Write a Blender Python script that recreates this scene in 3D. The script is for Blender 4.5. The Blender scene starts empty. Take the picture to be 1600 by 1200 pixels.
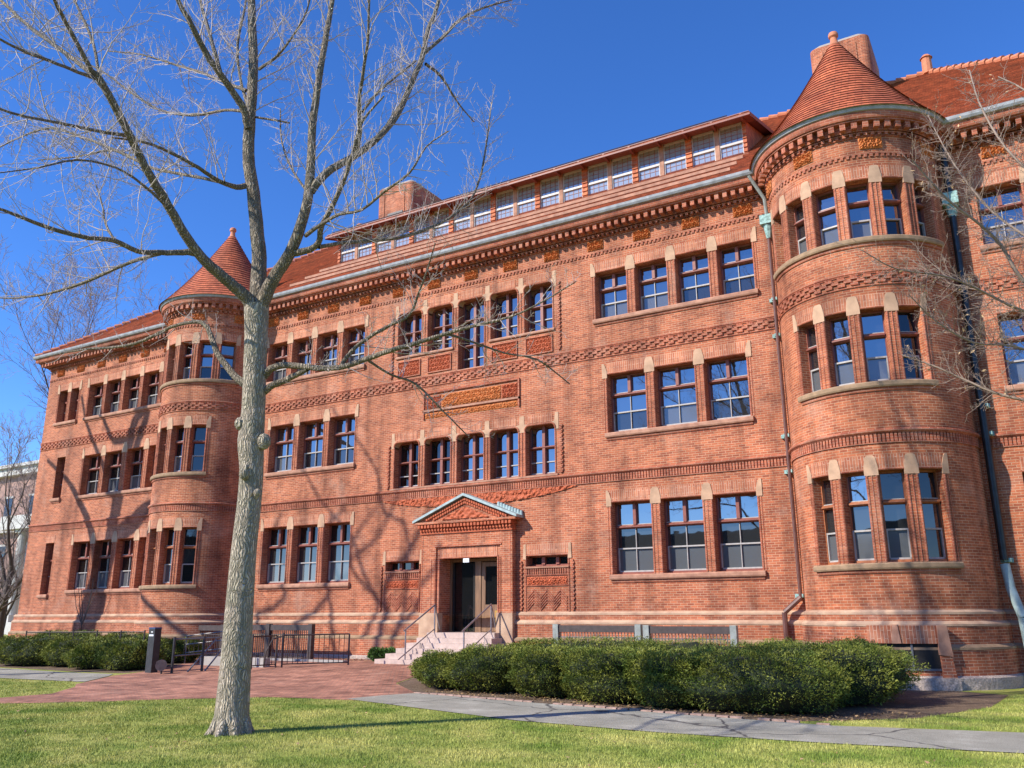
import bpy, bmesh, math, random
import numpy as np
from mathutils import Vector, Matrix, noise
random.seed(7)
rng = np.random.default_rng(7)
C = bpy.context.scene.collection
S = bpy.context.scene
PI = math.pi
rad = math.radians

# ------------------------------------------------------------------ camera
CAM = np.array([17.01, -25.4, 1.75]); FPX = 1338.88
pitch, roll, yaw = .261666, -.0040939, .539852
_f = np.array([-math.sin(yaw)*math.cos(pitch), math.cos(yaw)*math.cos(pitch), math.sin(pitch)])
_r = np.array([math.cos(yaw), math.sin(yaw), 0.0]); _u = np.cross(_r, _f)
CR = _r*math.cos(roll)+_u*math.sin(roll); CU = -_r*math.sin(roll)+_u*math.cos(roll); CF = _f
cd = bpy.data.cameras.new('camera'); cam = bpy.data.objects.new('camera', cd); C.objects.link(cam)
cd.sensor_width = 36; cd.lens = FPX/1600*36; cd.clip_start = .1; cd.clip_end = 3000
cam.matrix_world = Matrix(((CR[0], CU[0], -CF[0], CAM[0]), (CR[1], CU[1], -CF[1], CAM[1]), (CR[2], CU[2], -CF[2], CAM[2]), (0, 0, 0, 1)))
S.camera = cam
def ray(x, y): return CR*(x-800)/FPX - CU*(y-600)/FPX + CF
FH = np.array([-math.sin(yaw), math.cos(yaw), 0])
def at_depth(x, y, dep):                      # a point at a given horizontal depth from the viewpoint
    r = ray(x, y); t = dep/(r@FH); return CAM+r*t, t
def at_Y(x, y, Y):
    r = ray(x, y); t = (Y-CAM[1])/r[1]; return CAM+r*t

# ------------------------------------------------------------------ light
SAZ, SEL = rad(35), rad(36)                   # azimuth left of the facade normal, elevation
SD = np.array([math.sin(SAZ)*math.cos(SEL), math.cos(SAZ)*math.cos(SEL), -math.sin(SEL)])   # travel direction
w = bpy.data.worlds.new("World"); S.world = w; w.use_nodes = True
nt = w.node_tree; nt.nodes.clear()
sky = nt.nodes.new('ShaderNodeTexSky'); sky.sky_type = 'NISHITA'; sky.sun_disc = False
sky.sun_elevation = SEL; sky.sun_rotation = math.atan2(-SD[0], -SD[1])
sky.altitude = 1200; sky.air_density = .9; sky.dust_density = 0.1; sky.ozone_density = 6.0
hs = nt.nodes.new('ShaderNodeHueSaturation'); hs.inputs['Saturation'].default_value = 1.17; hs.inputs['Value'].default_value = 1.36
hs.inputs['Hue'].default_value = .510
bg = nt.nodes.new('ShaderNodeBackground'); bg.inputs['Strength'].default_value = .14
wo = nt.nodes.new('ShaderNodeOutputWorld')
nt.links.new(sky.outputs[0], hs.inputs['Color']); nt.links.new(hs.outputs[0], bg.inputs[0]); nt.links.new(bg.outputs[0], wo.inputs[0])
sl = bpy.data.lights.new('sun', 'SUN'); sl.energy = 4.6; sl.angle = rad(.55); sl.color = (1, .94, .85)
so = bpy.data.objects.new('sun', sl); C.objects.link(so)
so.rotation_euler = Vector(SD).to_track_quat('-Z', 'Y').to_euler(); so.location = (-30, -40, 40)
S.view_settings.view_transform = 'Standard'; S.view_settings.look = 'None'; S.view_settings.exposure = .50; S.view_settings.gamma = 1
S.cycles.max_bounces = 6; S.cycles.transparent_max_bounces = 8

# ------------------------------------------------------------------ materials
MATS = {}
def nm(name):
    m = bpy.data.materials.new(name); m.use_nodes = True; MATS[name] = m
    n = m.node_tree; p = n.nodes['Principled BSDF']; return m, n, p
def nn(n, t, **k):
    x = n.nodes.new(t)
    for a, b in k.items():
        if a in x.inputs: x.inputs[a].default_value = b
        else: setattr(x, a, b)
    return x
def ramp(n, fac, stops):
    r = n.nodes.new('ShaderNodeValToRGB'); e = r.color_ramp.elements
    while len(e) < len(stops): e.new(.5)
    for i, (p, c) in enumerate(stops): e[i].position = p; e[i].color = (*c, 1)
    n.links.new(fac, r.inputs[0]); return r.outputs[0]
def mixc(n, a, b, f, mode='MIX'):
    m = n.nodes.new('ShaderNodeMix'); m.data_type = 'RGBA'; m.blend_type = mode
    for s, v in ((m.inputs[0], f), (m.inputs[6], a), (m.inputs[7], b)):
        if isinstance(v, (int, float)): s.default_value = v
        elif isinstance(v, tuple): s.default_value = (*v, 1)
        else: n.links.new(v, s)
    return m.outputs[2]
def bump(n, p, h, strength=.5, dist=.02):
    b = nn(n, 'ShaderNodeBump', Strength=strength, Distance=dist); n.links.new(h, b.inputs['Height']); n.links.new(b.outputs[0], p.inputs['Normal'])
def pos(n):
    return n.nodes.new('ShaderNodeNewGeometry').outputs['Position']
def noise_t(n, scale, detail=4, vec=None, rough=.55, stretch=None):
    t = nn(n, 'ShaderNodeTexNoise', Scale=scale, Detail=detail, Roughness=rough)
    v = vec if vec is not None else pos(n)
    if stretch:
        mp = nn(n, 'ShaderNodeMapping', Scale=stretch); n.links.new(v, mp.inputs[0]); v = mp.outputs[0]
    n.links.new(v, t.inputs['Vector']); return t.outputs['Fac']

def brick_mat(name, c1, c2, mortar, rot=False, bw=.21, bh=.07, ms=.0065, patch=((.30, (.70, .68, .66)), (.5, (1, 1, 1)), (.7, (1.22, 1.24, 1.26))), offset=.5, grime=True):
    m, n, p = nm(name)
    uv = n.nodes.new('ShaderNodeUVMap').outputs[0]
    if rot:
        mp = nn(n, 'ShaderNodeMapping', Rotation=(0, 0, PI/2)); n.links.new(uv, mp.inputs[0]); uv = mp.outputs[0]
    # slightly wavy courses
    b = n.nodes.new('ShaderNodeTexBrick'); b.offset = offset
    b.inputs['Scale'].default_value = 1; b.inputs['Brick Width'].default_value = bw; b.inputs['Row Height'].default_value = bh
    b.inputs['Mortar Size'].default_value = ms; b.inputs['Mortar Smooth'].default_value = .3; b.inputs['Bias'].default_value = -.1
    b.inputs['Color1'].default_value = (*c1, 1); b.inputs['Color2'].default_value = (*c2, 1); b.inputs['Mortar'].default_value = (*mortar, 1)
    n.links.new(uv, b.inputs['Vector'])
    # a second brick grid, same layout, only for dark/odd bricks
    big = ramp(n, noise_t(n, .55, 5), patch)
    col = mixc(n, b.outputs['Color'], big, 1.0, 'MULTIPLY')
    row = nn(n, 'ShaderNodeTexNoise', Scale=1.0, Detail=3.0)
    mp = nn(n, 'ShaderNodeMapping', Scale=(1.3, 1.3, 13)); n.links.new(pos(n), mp.inputs[0]); n.links.new(mp.outputs[0], row.inputs['Vector'])
    col = mixc(n, col, ramp(n, row.outputs['Fac'], ((.3, (.78, .74, .72)), (.5, (1, 1, 1)), (.72, (1.2, 1.22, 1.25)))), .8, 'MULTIPLY')
    if grime:   # pale bloom and dark streaks
        st = noise_t(n, 1.0, 4, stretch=(1.6, 1.6, .22))
        col = mixc(n, col, ramp(n, st, ((.34, (.48, .44, .42)), (.50, (1, 1, 1)))), .75, 'MULTIPLY')
        dk = noise_t(n, 2.2, 7, rough=.75)
        col = mixc(n, col, ramp(n, dk, ((.36, (.66, .62, .60)), (.46, (1, 1, 1)))), .7, 'MULTIPLY')
        bl = ramp(n, noise_t(n, .7, 6, rough=.7), ((.54, (0, 0, 0)), (.76, (1, 1, 1))))
        col = mixc(n, col, (.60, .37, .26), mixc(n, (0, 0, 0), (.45, .45, .45), bl))
    n.links.new(col, p.inputs['Base Color']); p.inputs['Roughness'].default_value = .85
    inv = nn(n, 'ShaderNodeMath', operation='SUBTRACT'); inv.inputs[0].default_value = 1; n.links.new(b.outputs['Fac'], inv.inputs[1])
    bump(n, p, inv.outputs[0], .6, .012)
    return m
BRICK = brick_mat('brick', (.485, .138, .056), (.275, .066, .029), (.56, .335, .205))
BRICKT = brick_mat('brick_turret', (.485, .138, .053), (.29, .069, .028), (.56, .335, .20))
ARCH = brick_mat('brick_arch', (.53, .19, .09), (.36, .10, .046), (.62, .40, .28), rot=True, ms=.006, bw=.38)
PAVER = brick_mat('brick_paving', (.52, .225, .135), (.26, .10, .06), (.24, .15, .10), bw=.22, bh=.11, ms=.010)
BMOULD = brick_mat('brick_moulded', (.46, .135, .064), (.30, .070, .034), (.58, .35, .24), bw=.21, bh=.07, ms=.004)

def plain(name, c, rough=.8, var=.25, scale=6, bstr=.2, metal=0, bscale=30, bdist=.01, tint=None, stretch=None):
    m, n, p = nm(name)
    lo = tuple(x*(1-var) for x in c); hi = tuple(min(1, x*(1+var)) for x in (tint or c))
    n.links.new(ramp(n, noise_t(n, scale, 6, stretch=stretch), ((.3, lo), (.7, hi))), p.inputs['Base Color'])
    p.inputs['Roughness'].default_value = rough; p.inputs['Metallic'].default_value = metal
    if bstr: bump(n, p, noise_t(n, bscale, 5, stretch=stretch), bstr, bdist)
    return m
SANDST = plain('sandstone', (.50, .31, .19), .85, .22, 3)
SILL = plain('brownstone', (.40, .19, .12), .85, .25, 4, tint=(.42, .22, .14))
BASEST = plain('base_stone', (.46, .27, .175), .85, .25, 2.5, tint=(.46, .31, .20))
MOSS = plain('mossy_stone', (.31, .20, .115), .9, .25, 5)
GRANITE = plain('granite', (.42, .34, .28), .9, .35, 25, .8, bscale=9, bdist=.05)
STEPST = plain('step_stone', (.50, .38, .32), .8, .18, 5)
TERRA = plain('terracotta', (.50, .150, .030), .75, .35, 14, .5, bscale=35, bdist=.012, tint=(.50, .15, .035))
TERRAD = plain('terracotta_red', (.44, .10, .035), .75, .35, 14, .5, bscale=35, bdist=.012)
WOOD = plain('painted_frame', (.24, .07, .045), .5, .2, 10, .1)
WOODO = plain('oiled_frame', (.36, .12, .045), .5, .25, 10, .1)
SASH = plain('pale_sash', (.40, .37, .34), .5, .15, 10, 0)
SCREEN = plain('window_screen', (.115, .12, .13), .7, .25, 2.5, 0)
GUTTER = plain('lead_gutter', (.33, .34, .35), .65, .3, 4, .1)
PIPE = plain('brown_pipe', (.13, .055, .04), .45, .25, 5, .1)
PIPED = plain('dark_copper_pipe', (.030, .032, .032), .35, .4, 4, .1, metal=.4)
VERDI = plain('verdigris', (.18, .32, .28), .75, .35, 12, .2, tint=(.30, .46, .42))
LEADR = plain('pale_lead', (.33, .42, .41), .55, .25, 6, .1)
IRON = plain('iron', (.030, .028, .030), .5, .3, 8, 0)
BRIRON = plain('brown_iron', (.06, .042, .036), .55, .3, 8, 0)
GREYMET = plain('grey_metal', (.20, .185, .17), .4, .2, 8, 0, metal=.5)
GREYPOST = plain('grey_post', (.27, .29, .26), .6, .25, 8, .1)
RAIL = plain('rail_metal', (.34, .32, .33), .35, .2, 8, 0, metal=.6)
DOORW = plain('oak_door', (.22, .12, .06), .5, .35, 3, .1, stretch=(4, 4, .5))
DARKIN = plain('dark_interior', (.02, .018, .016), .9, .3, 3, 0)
PLASTERW = plain('white_paint', (.52, .50, .46), .7, .08, 4, 0)
PINKW = plain('pink_wall', (.36, .22, .18), .85, .15, 3, 0)
BOARD = plain('pale_board', (.55, .52, .47), .6, .1, 4, 0)
BRASS = plain('brass_plate', (.55, .33, .08), .35, .2, 5, 0, metal=.5)
SIGNC = plain('sign_white', (.75, .77, .78), .5, .05, 5, 0)
SIGNB = plain('sign_blue', (.03, .06, .16), .5, .1, 5, 0)

def glass_mat(name, base, refl, rough=.015):
    m, n, p = nm(name)
    out = n.nodes['Material Output']
    n.nodes.remove(p)
    d = nn(n, 'ShaderNodeBsdfDiffuse'); d.inputs[0].default_value = (*base, 1)
    g = nn(n, 'ShaderNodeBsdfGlossy', Roughness=rough); g.inputs[0].default_value = (.95, .97, 1, 1)
    # old panes: faintly wavy
    b = nn(n, 'ShaderNodeBump', Strength=.12, Distance=.01); n.links.new(noise_t(n, 1.7, 2), b.inputs['Height']); n.links.new(b.outputs[0], g.inputs['Normal'])
    lw = nn(n, 'ShaderNodeLayerWeight', Blend=.25)
    mr = nn(n, 'ShaderNodeMapRange'); mr.inputs['To Min'].default_value = refl; mr.inputs['To Max'].default_value = .9
    n.links.new(lw.outputs['Fresnel'], mr.inputs[0])
    mx = nn(n, 'ShaderNodeMixShader'); n.links.new(mr.outputs[0], mx.inputs[0]); n.links.new(d.outputs[0], mx.inputs[1]); n.links.new(g.outputs[0], mx.inputs[2])
    n.links.new(mx.outputs[0], out.inputs[0]); return m
GLASS = glass_mat('window_glass', (.012, .014, .016), .27)
GLASSD = glass_mat('screened_glass', (.10, .108, .115), .10, .08)
GLASSM = glass_mat('shaded_glass', (.022, .023, .024), .10)  # darker window glass standing in for panes that mirror little sky
GLASSK = glass_mat('dark_glass', (.008, .008, .008), .06)  # darkest glass; on hall panes it stands in for missing sky reflection
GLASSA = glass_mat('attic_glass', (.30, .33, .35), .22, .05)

def tile_mat(name, c1, c2, bw, bh):
    m, n, p = nm(name)
    uv = n.nodes.new('ShaderNodeUVMap').outputs[0]
    b = n.nodes.new('ShaderNodeTexBrick'); b.offset = .5
    for k, v in (('Scale', 1), ('Brick Width', bw), ('Row Height', bh), ('Mortar Size', .004), ('Bias', 0.0)): b.inputs[k].default_value = v
    b.inputs['Color1'].default_value = (*c1, 1); b.inputs['Color2'].default_value = (*c2, 1); b.inputs['Mortar'].default_value = (.16, .05, .025, 1)
    n.links.new(uv, b.inputs['Vector'])
    col = mixc(n, b.outputs['Color'], ramp(n, noise_t(n, .9, 8, rough=.7), ((.3, (.62, .60, .60)), (.68, (1.25, 1.2, 1.15)))), 1.0, 'MULTIPLY')
    col = mixc(n, col, ramp(n, noise_t(n, 7, 4, stretch=(1, 1, .3)), ((.35, (.75, .75, .75)), (.6, (1.1, 1.1, 1.1)))), .8, 'MULTIPLY')
    n.links.new(col, p.inputs['Base Color']); p.inputs['Roughness'].default_value = .75
    bump(n, p, noise_t(n, 25, 4), .25, .01); return m
TILE = tile_mat('clay_tile', (.46, .13, .05), (.30, .075, .028), .19, .17)
TILEC = tile_mat('clay_tile_turret', (.56, .15, .06), (.42, .095, .036), .2, .17)
RIDGE = plain('ridge_tile', (.55, .20, .10), .8, .2, 5)

def bark_mat(name, lo, hi):
    m, n, p = nm(name)
    v = n.nodes.new('ShaderNodeTexVoronoi'); v.feature = 'DISTANCE_TO_EDGE'; v.inputs['Scale'].default_value = 1
    mp = nn(n, 'ShaderNodeMapping', Scale=(28, 28, 3.4))
    nz = nn(n, 'ShaderNodeTexNoise', Scale=3.0, Detail=3.0); n.links.new(pos(n), nz.inputs['Vector'])
    ad = nn(n, 'ShaderNodeVectorMath', operation='MULTIPLY_ADD'); n.links.new(nz.outputs['Color'], ad.inputs[0]); ad.inputs[1].default_value = (.22, .22, .5); n.links.new(pos(n), ad.inputs[2])
    n.links.new(ad.outputs[0], mp.inputs[0]); n.links.new(mp.outputs[0], v.inputs['Vector'])
    e = ramp(n, v.outputs['Distance'], ((0.0, (0, 0, 0)), (.34, (1, 1, 1))))
    col = mixc(n, lo, hi, e)
    col = mixc(n, col, ramp(n, noise_t(n, 3.5, 6), ((.35, (.75, .78, .68)), (.65, (1.12, 1.08, 1.0)))), 1.0, 'MULTIPLY')
    n.links.new(col, p.inputs['Base Color']); p.inputs['Roughness'].default_value = .9
    bump(n, p, e, .9, .03); return m
BARK = bark_mat('bark', (.24, .20, .155), (.64, .55, .45))
BARKB = bark_mat('limb_bark', (.13, .10, .075), (.42, .35, .27))
BARKD = plain('dark_bark', (.10, .075, .06), .9, .3, 8, .4)
TWIG = plain('twig', (.46, .39, .35), .75, .25, 3, 0)
TWIGR = plain('twig_brown', (.29, .21, .155), .75, .25, 3, 0)
TWIGB = plain('far_twig', (.30, .23, .21), .8, .25, 3, 0)
DRYLEAF = plain('dry_leaf', (.55, .36, .18), .7, .3, 3, 0)
DRYRED = plain('brown_leaf', (.28, .09, .05), .7, .3, 3, 0)

def leaf_mat(name, c1, c2, sc=2.5):
    m, n, p = nm(name)
    oi = n.nodes.new('ShaderNodeNewGeometry')
    a = ramp(n, noise_t(n, sc, 3), ((.35, c1), (.65, c2)))
    rnd = ramp(n, oi.outputs['Random Per Island'], ((0, (.55, .6, .5)), (1, (1.35, 1.3, 1.2))))
    n.links.new(mixc(n, a, rnd, 1.0, 'MULTIPLY'), p.inputs['Base Color']); p.inputs['Roughness'].default_value = .6
    p.inputs['Specular IOR Level'].default_value = .3
    return m
YEW = leaf_mat('yew_leaf', (.085, .13, .016), (.27, .275, .045))
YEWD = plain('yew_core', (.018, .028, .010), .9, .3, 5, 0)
IVY = leaf_mat('ivy_leaf', (.05, .12, .02), (.08, .16, .03))
BLADE = leaf_mat('grass_blade', (.19, .27, .04), (.52, .50, .15), .8)
LITTER = leaf_mat('litter_leaf', (.30, .18, .09), (.42, .28, .16), 3)

def ground_mat(name, stops, sc=1.2, fine=60, bs=.5, fmul=((.3, (.6, .6, .6)), (.7, (1.35, 1.35, 1.3)))):
    m, n, p = nm(name)
    a = ramp(n, noise_t(n, sc, 6, rough=.65), stops)
    b = ramp(n, noise_t(n, fine, 3), fmul)
    n.links.new(mixc(n, a, b, 1.0, 'MULTIPLY'), p.inputs['Base Color']); p.inputs['Roughness'].default_value = .95
    p.inputs['Specular IOR Level'].default_value = .2
    bump(n, p, noise_t(n, fine*.7, 3), bs, .03); return m
LAWN = ground_mat('lawn_soil', ((.30, (.17, .23, .04)), (.50, (.30, .32, .065)), (.72, (.48, .42, .15))), .8, 45, .8)
ASPH = ground_mat('asphalt', ((.3, (.25, .235, .185)), (.55, (.35, .325, .26)), (.75, (.52, .49, .40))), 1.1, 70, .4, ((.3, (.62, .62, .62)), (.7, (1.3, 1.3, 1.3))))
def add_cracks(m, col):
    n = m.node_tree; p = n.nodes['Principled BSDF']; src = p.inputs['Base Color'].links[0].from_socket
    v = n.nodes.new('ShaderNodeTexVoronoi'); v.feature = 'DISTANCE_TO_EDGE'; v.inputs['Scale'].default_value = .33
    nz = nn(n, 'ShaderNodeTexNoise', Scale=2.5, Detail=5.0); n.links.new(pos(n), nz.inputs['Vector'])
    ad = nn(n, 'ShaderNodeVectorMath', operation='MULTIPLY_ADD'); n.links.new(nz.outputs['Color'], ad.inputs[0]); ad.inputs[1].default_value = (.35, .35, .35); n.links.new(pos(n), ad.inputs[2]); n.links.new(ad.outputs[0], v.inputs['Vector'])
    n.links.new(mixc(n, col, src, ramp(n, v.outputs['Distance'], ((.004, (0, 0, 0)), (.012, (1, 1, 1))))), p.inputs['Base Color'])
add_cracks(ASPH, (.10, .09, .08))
SOIL = ground_mat('mulch', ((.3, (.115, .075, .050)), (.7, (.22, .155, .105))), 3, 35, .9)
CONC = ground_mat('concrete', ((.3, (.32, .30, .27)), (.7, (.45, .42, .38))), 2, 60, .2, ((.3, (.85, .85, .85)), (.7, (1.15, 1.15, 1.15))))

# ------------------------------------------------------------------ mesh helpers
class MB:
    def __init__(s): s.v = []; s.f = []; s.uv = []; s.mi = []
    def face(s, pts, uv=None, mi=0):
        i = len(s.v); s.v.extend([tuple(map(float, p)) for p in pts]); s.f.append(tuple(range(i, i+len(pts)))); s.mi.append(mi)
        if uv is None:
            a = np.array(pts, float); n = np.cross(a[1]-a[0], a[2]-a[0])
            if np.linalg.norm(n) < 1e-12 and len(a) > 3: n = np.cross(a[2]-a[0], a[3]-a[0])
            n = n/(np.linalg.norm(n)+1e-12)
            if abs(n[2]) > .8: uv = [(p[0], p[1]) for p in a]
            else:
                t = np.array([-n[1], n[0], 0]); t /= np.linalg.norm(t)+1e-12; q = np.cross(n, t)
                if q[2] < 0: q = -q
                uv = [(p@t, p@q/(1 if abs(n[2]) > .25 else abs(q[2])+1e-9)) for p in a]
        s.uv.extend([(float(a), float(b)) for a, b in uv])
    def box(s, x0, x1, y0, y1, z0, z1, mi=0, skip=''):
        P = lambda x, y, z: (x, y, z)
        if 'f' not in skip: s.face([P(x0, y0, z0), P(x1, y0, z0), P(x1, y0, z1), P(x0, y0, z1)], None, mi)
        if 'b' not in skip: s.face([P(x1, y1, z0), P(x0, y1, z0), P(x0, y1, z1), P(x1, y1, z1)], None, mi)
        if 'l' not in skip: s.face([P(x0, y1, z0), P(x0, y0, z0), P(x0, y0, z1), P(x0, y1, z1)], None, mi)
        if 'r' not in skip: s.face([P(x1, y0, z0), P(x1, y1, z0), P(x1, y1, z1), P(x1, y0, z1)], None, mi)
        if 't' not in skip: s.face([P(x0, y0, z1), P(x1, y0, z1), P(x1, y1, z1), P(x0, y1, z1)], None, mi)
        if 'd' not in skip: s.face([P(x0, y1, z0), P(x1, y1, z0), P(x1, y0, z0), P(x0, y0, z0)], None, mi)
    def sbox(s, M, s0, s1, d0, d1, z0, z1, mi=0, back=False, uvo=(0, 0)):   # box in wall coordinates
        k = max(1, int(math.ceil((s1-s0)/M.step)))
        u = [s0+(s1-s0)*i/k for i in range(k+1)]
        for a, b in zip(u, u[1:]):
            s.face([M(a, d1, z0), M(b, d1, z0), M(b, d1, z1), M(a, d1, z1)], [(a, z0), (b, z0), (b, z1), (a, z1)], mi)
            s.face([M(a, d1, z1), M(b, d1, z1), M(b, d0, z1), M(a, d0, z1)], [(a, d1), (b, d1), (b, d0), (a, d0)], mi)
            s.face([M(a, d0, z0), M(b, d0, z0), M(b, d1, z0), M(a, d1, z0)], [(a, d0), (b, d0), (b, d1), (a, d1)], mi)
            if back: s.face([M(b, d0, z0), M(a, d0, z0), M(a, d0, z1), M(b, d0, z1)], [(b, z0), (a, z0), (a, z1), (b, z1)], mi)
        s.face([M(s0, d0, z0), M(s0, d1, z0), M(s0, d1, z1), M(s0, d0, z1)], [(d0, z0), (d1, z0), (d1, z1), (d0, z1)], mi)
        s.face([M(s1, d1, z0), M(s1, d0, z0), M(s1, d0, z1), M(s1, d1, z1)], [(d1, z0), (d0, z0), (d0, z1), (d1, z1)], mi)
    def sprofile(s, M, s0, s1, prof, mi=0, caps=True):  # sweep a (d,z) profile along the wall
        k = max(1, int(math.ceil((s1-s0)/M.step))); u = [s0+(s1-s0)*i/k for i in range(k+1)]
        L = [0]
        for a, b in zip(prof, prof[1:]): L.append(L[-1]+math.hypot(b[0]-a[0], b[1]-a[1]))
        for a, b in zip(u, u[1:]):
            for j in range(len(prof)-1):
                (d0, z0), (d1, z1) = prof[j], prof[j+1]
                s.face([M(a, d0, z0), M(b, d0, z0), M(b, d1, z1), M(a, d1, z1)], [(a, L[j]), (b, L[j]), (b, L[j+1]), (a, L[j+1])], mi)
        if caps:
            s.face([M(s0, d, z) for d, z in prof][::-1], [(d, z) for d, z in prof][::-1], mi)
            s.face([M(s1, d, z) for d, z in prof], [(d, z) for d, z in prof], mi)
    def spoly(s, M, pts, d0, d1, mi=0, uvs=None):       # extruded polygon in wall plane (s,z), ccw seen from outside
        s.face([M(a, d1, z) for a, z in pts], pts, mi)
        for (a, z), (b, y) in zip(pts, pts[1:]+pts[:1]):
            l = math.hypot(b-a, y-z)
            s.face([M(a, d0, z), M(b, d0, y), M(b, d1, y), M(a, d1, z)], [(0, d0), (l, d0), (l, d1), (0, d1)], mi)
    def tube(s, p0, p1, r0, r1=None, n=8, mi=0, caps=True):
        r1 = r0 if r1 is None else r1
        p0 = np.array(p0, float); p1 = np.array(p1, float); ax = p1-p0; L = np.linalg.norm(ax); ax = ax/(L+1e-12)
        h = np.array([0, 0, 1.]) if abs(ax[2]) < .9 else np.array([1., 0, 0])
        a = np.cross(ax, h); a /= np.linalg.norm(a); b = np.cross(ax, a)
        A = [p0+r0*(math.cos(t)*a+math.sin(t)*b) for t in [2*PI*i/n for i in range(n)]]
        B = [p1+r1*(math.cos(t)*a+math.sin(t)*b) for t in [2*PI*i/n for i in range(n)]]
        for i in range(n):
            j = (i+1) % n; u0 = 2*PI*r0*i/n; u1 = 2*PI*r0*(i+1)/n
            s.face([A[j], A[i], B[i], B[j]], [(u1, 0), (u0, 0), (u0, L), (u1, L)], mi)
        if caps: s.face(A, None, mi); s.face(B[::-1], None, mi)
    def path(s, pts, r, n=8, mi=0):
        for a, b in zip(pts, pts[1:]): s.tube(a, b, r, r, n, mi)
    def build(s, name, mats, parent=None, smooth=False):
        me = bpy.data.meshes.new(name); me.from_pydata(s.v, [], s.f)
        if s.uv:
            l = me.uv_layers.new(name='UVMap'); l.data.foreach_set('uv', np.array(s.uv, 'f').ravel())
        mats = mats if isinstance(mats, (list, tuple)) else [mats]
        for m in mats: me.materials.append(m)
        me.polygons.foreach_set('material_index', np.array(s.mi, 'i'))
        me.update()
        if smooth:
            bm = bmesh.new(); bm.from_mesh(me); bmesh.ops.remove_doubles(bm, verts=bm.verts, dist=.0005)
            for f in bm.faces: f.smooth = True
            for e in bm.edges:
                if len(e.link_faces) == 2 and e.calc_face_angle(0) > rad(38): e.smooth = False
            bm.to_mesh(me); bm.free()
        o = bpy.data.objects.new(name, me); C.objects.link(o)
        if parent is not None: o.parent = parent; 
        return o
class Pieces:
    "a set of separate parts of one kind"
    def __init__(s): s.p = []
    def piece(s): m = MB(); s.p.append(m); return m
    def build(s, name, mat, parent=None, smooth=False):
        for m in s.p: m.build(name, mat, parent, smooth)
def raw(name, V, F, mats, parent=None, smooth=False, mi=None):
    me = bpy.data.meshes.new(name)
    V = np.asarray(V, 'f'); F = np.asarray(F, 'i'); k = F.shape[1]
    me.vertices.add(len(V)); me.vertices.foreach_set('co', V.ravel())
    me.loops.add(F.size); me.loops.foreach_set('vertex_index', F.ravel())
    me.polygons.add(len(F)); me.polygons.foreach_set('loop_start', np.arange(0, F.size, k, dtype='i')); me.polygons.foreach_set('loop_total', np.full(len(F), k, 'i'))
    mats = mats if isinstance(mats, (list, tuple)) else [mats]
    for m in mats: me.materials.append(m)
    if mi is not None: me.polygons.foreach_set('material_index', np.asarray(mi, 'i'))
    if smooth: me.polygons.foreach_set('use_smooth', np.ones(len(F), bool))
    me.update(); me.validate()
    o = bpy.data.objects.new(name, me); C.objects.link(o)
    if parent is not None: o.parent = parent
    return o
def empty(name, loc=(0, 0, 0)):
    o = bpy.data.objects.new(name, None); C.objects.link(o); o.location = loc; o.empty_display_size = .3
    return o
def tag(o, label=None, cat=None, group=None, kind=None):
    if label: o['label'] = label
    if cat: o['category'] = cat
    if group: o['group'] = group
    if kind: o['kind'] = kind
    return o
def put(o, parent, loc):      # meshes are in world coordinates; parent empties sit at loc
    o.parent = parent; o.location = (-loc[0], -loc[1], -loc[2])

class Flat:
    step = 1e9
    def __init__(s, ox=0, oy=0, oz=0, ang=0): s.o = (ox, oy, oz); s.c = math.cos(ang); s.n = math.sin(ang)
    def __call__(s, a, d, z): return (s.o[0]+a*s.c+d*s.n, s.o[1]+a*s.n-d*s.c, s.o[2]+z)
class Round:
    step = .14
    def __init__(s, cx, cy, R): s.cx = cx; s.cy = cy; s.R = R
    def __call__(s, a, d, z):
        if z > 14.4 and d > 0: d *= .62
        t = a/s.R; return (s.cx+(s.R+d)*math.sin(t), s.cy-(s.R+d)*math.cos(t), z)
FR = Flat()
TCX, TCY, TR = 13.74, .05, 2.38
TU = {1: Round(TCX, TCY, TR), -1: Round(-TCX, TCY, TR)}
GZ = .17
def hterr(x, y):
    def sm(a, b, t):
        t = min(1, max(0, (t-a)/(b-a))); return t*t*(3-2*t)
    return GZ*sm(-9.5, -3.5, y)*sm(10, 5, x) if x > 5 else GZ*sm(-9.5, -3.5, y)

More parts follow.
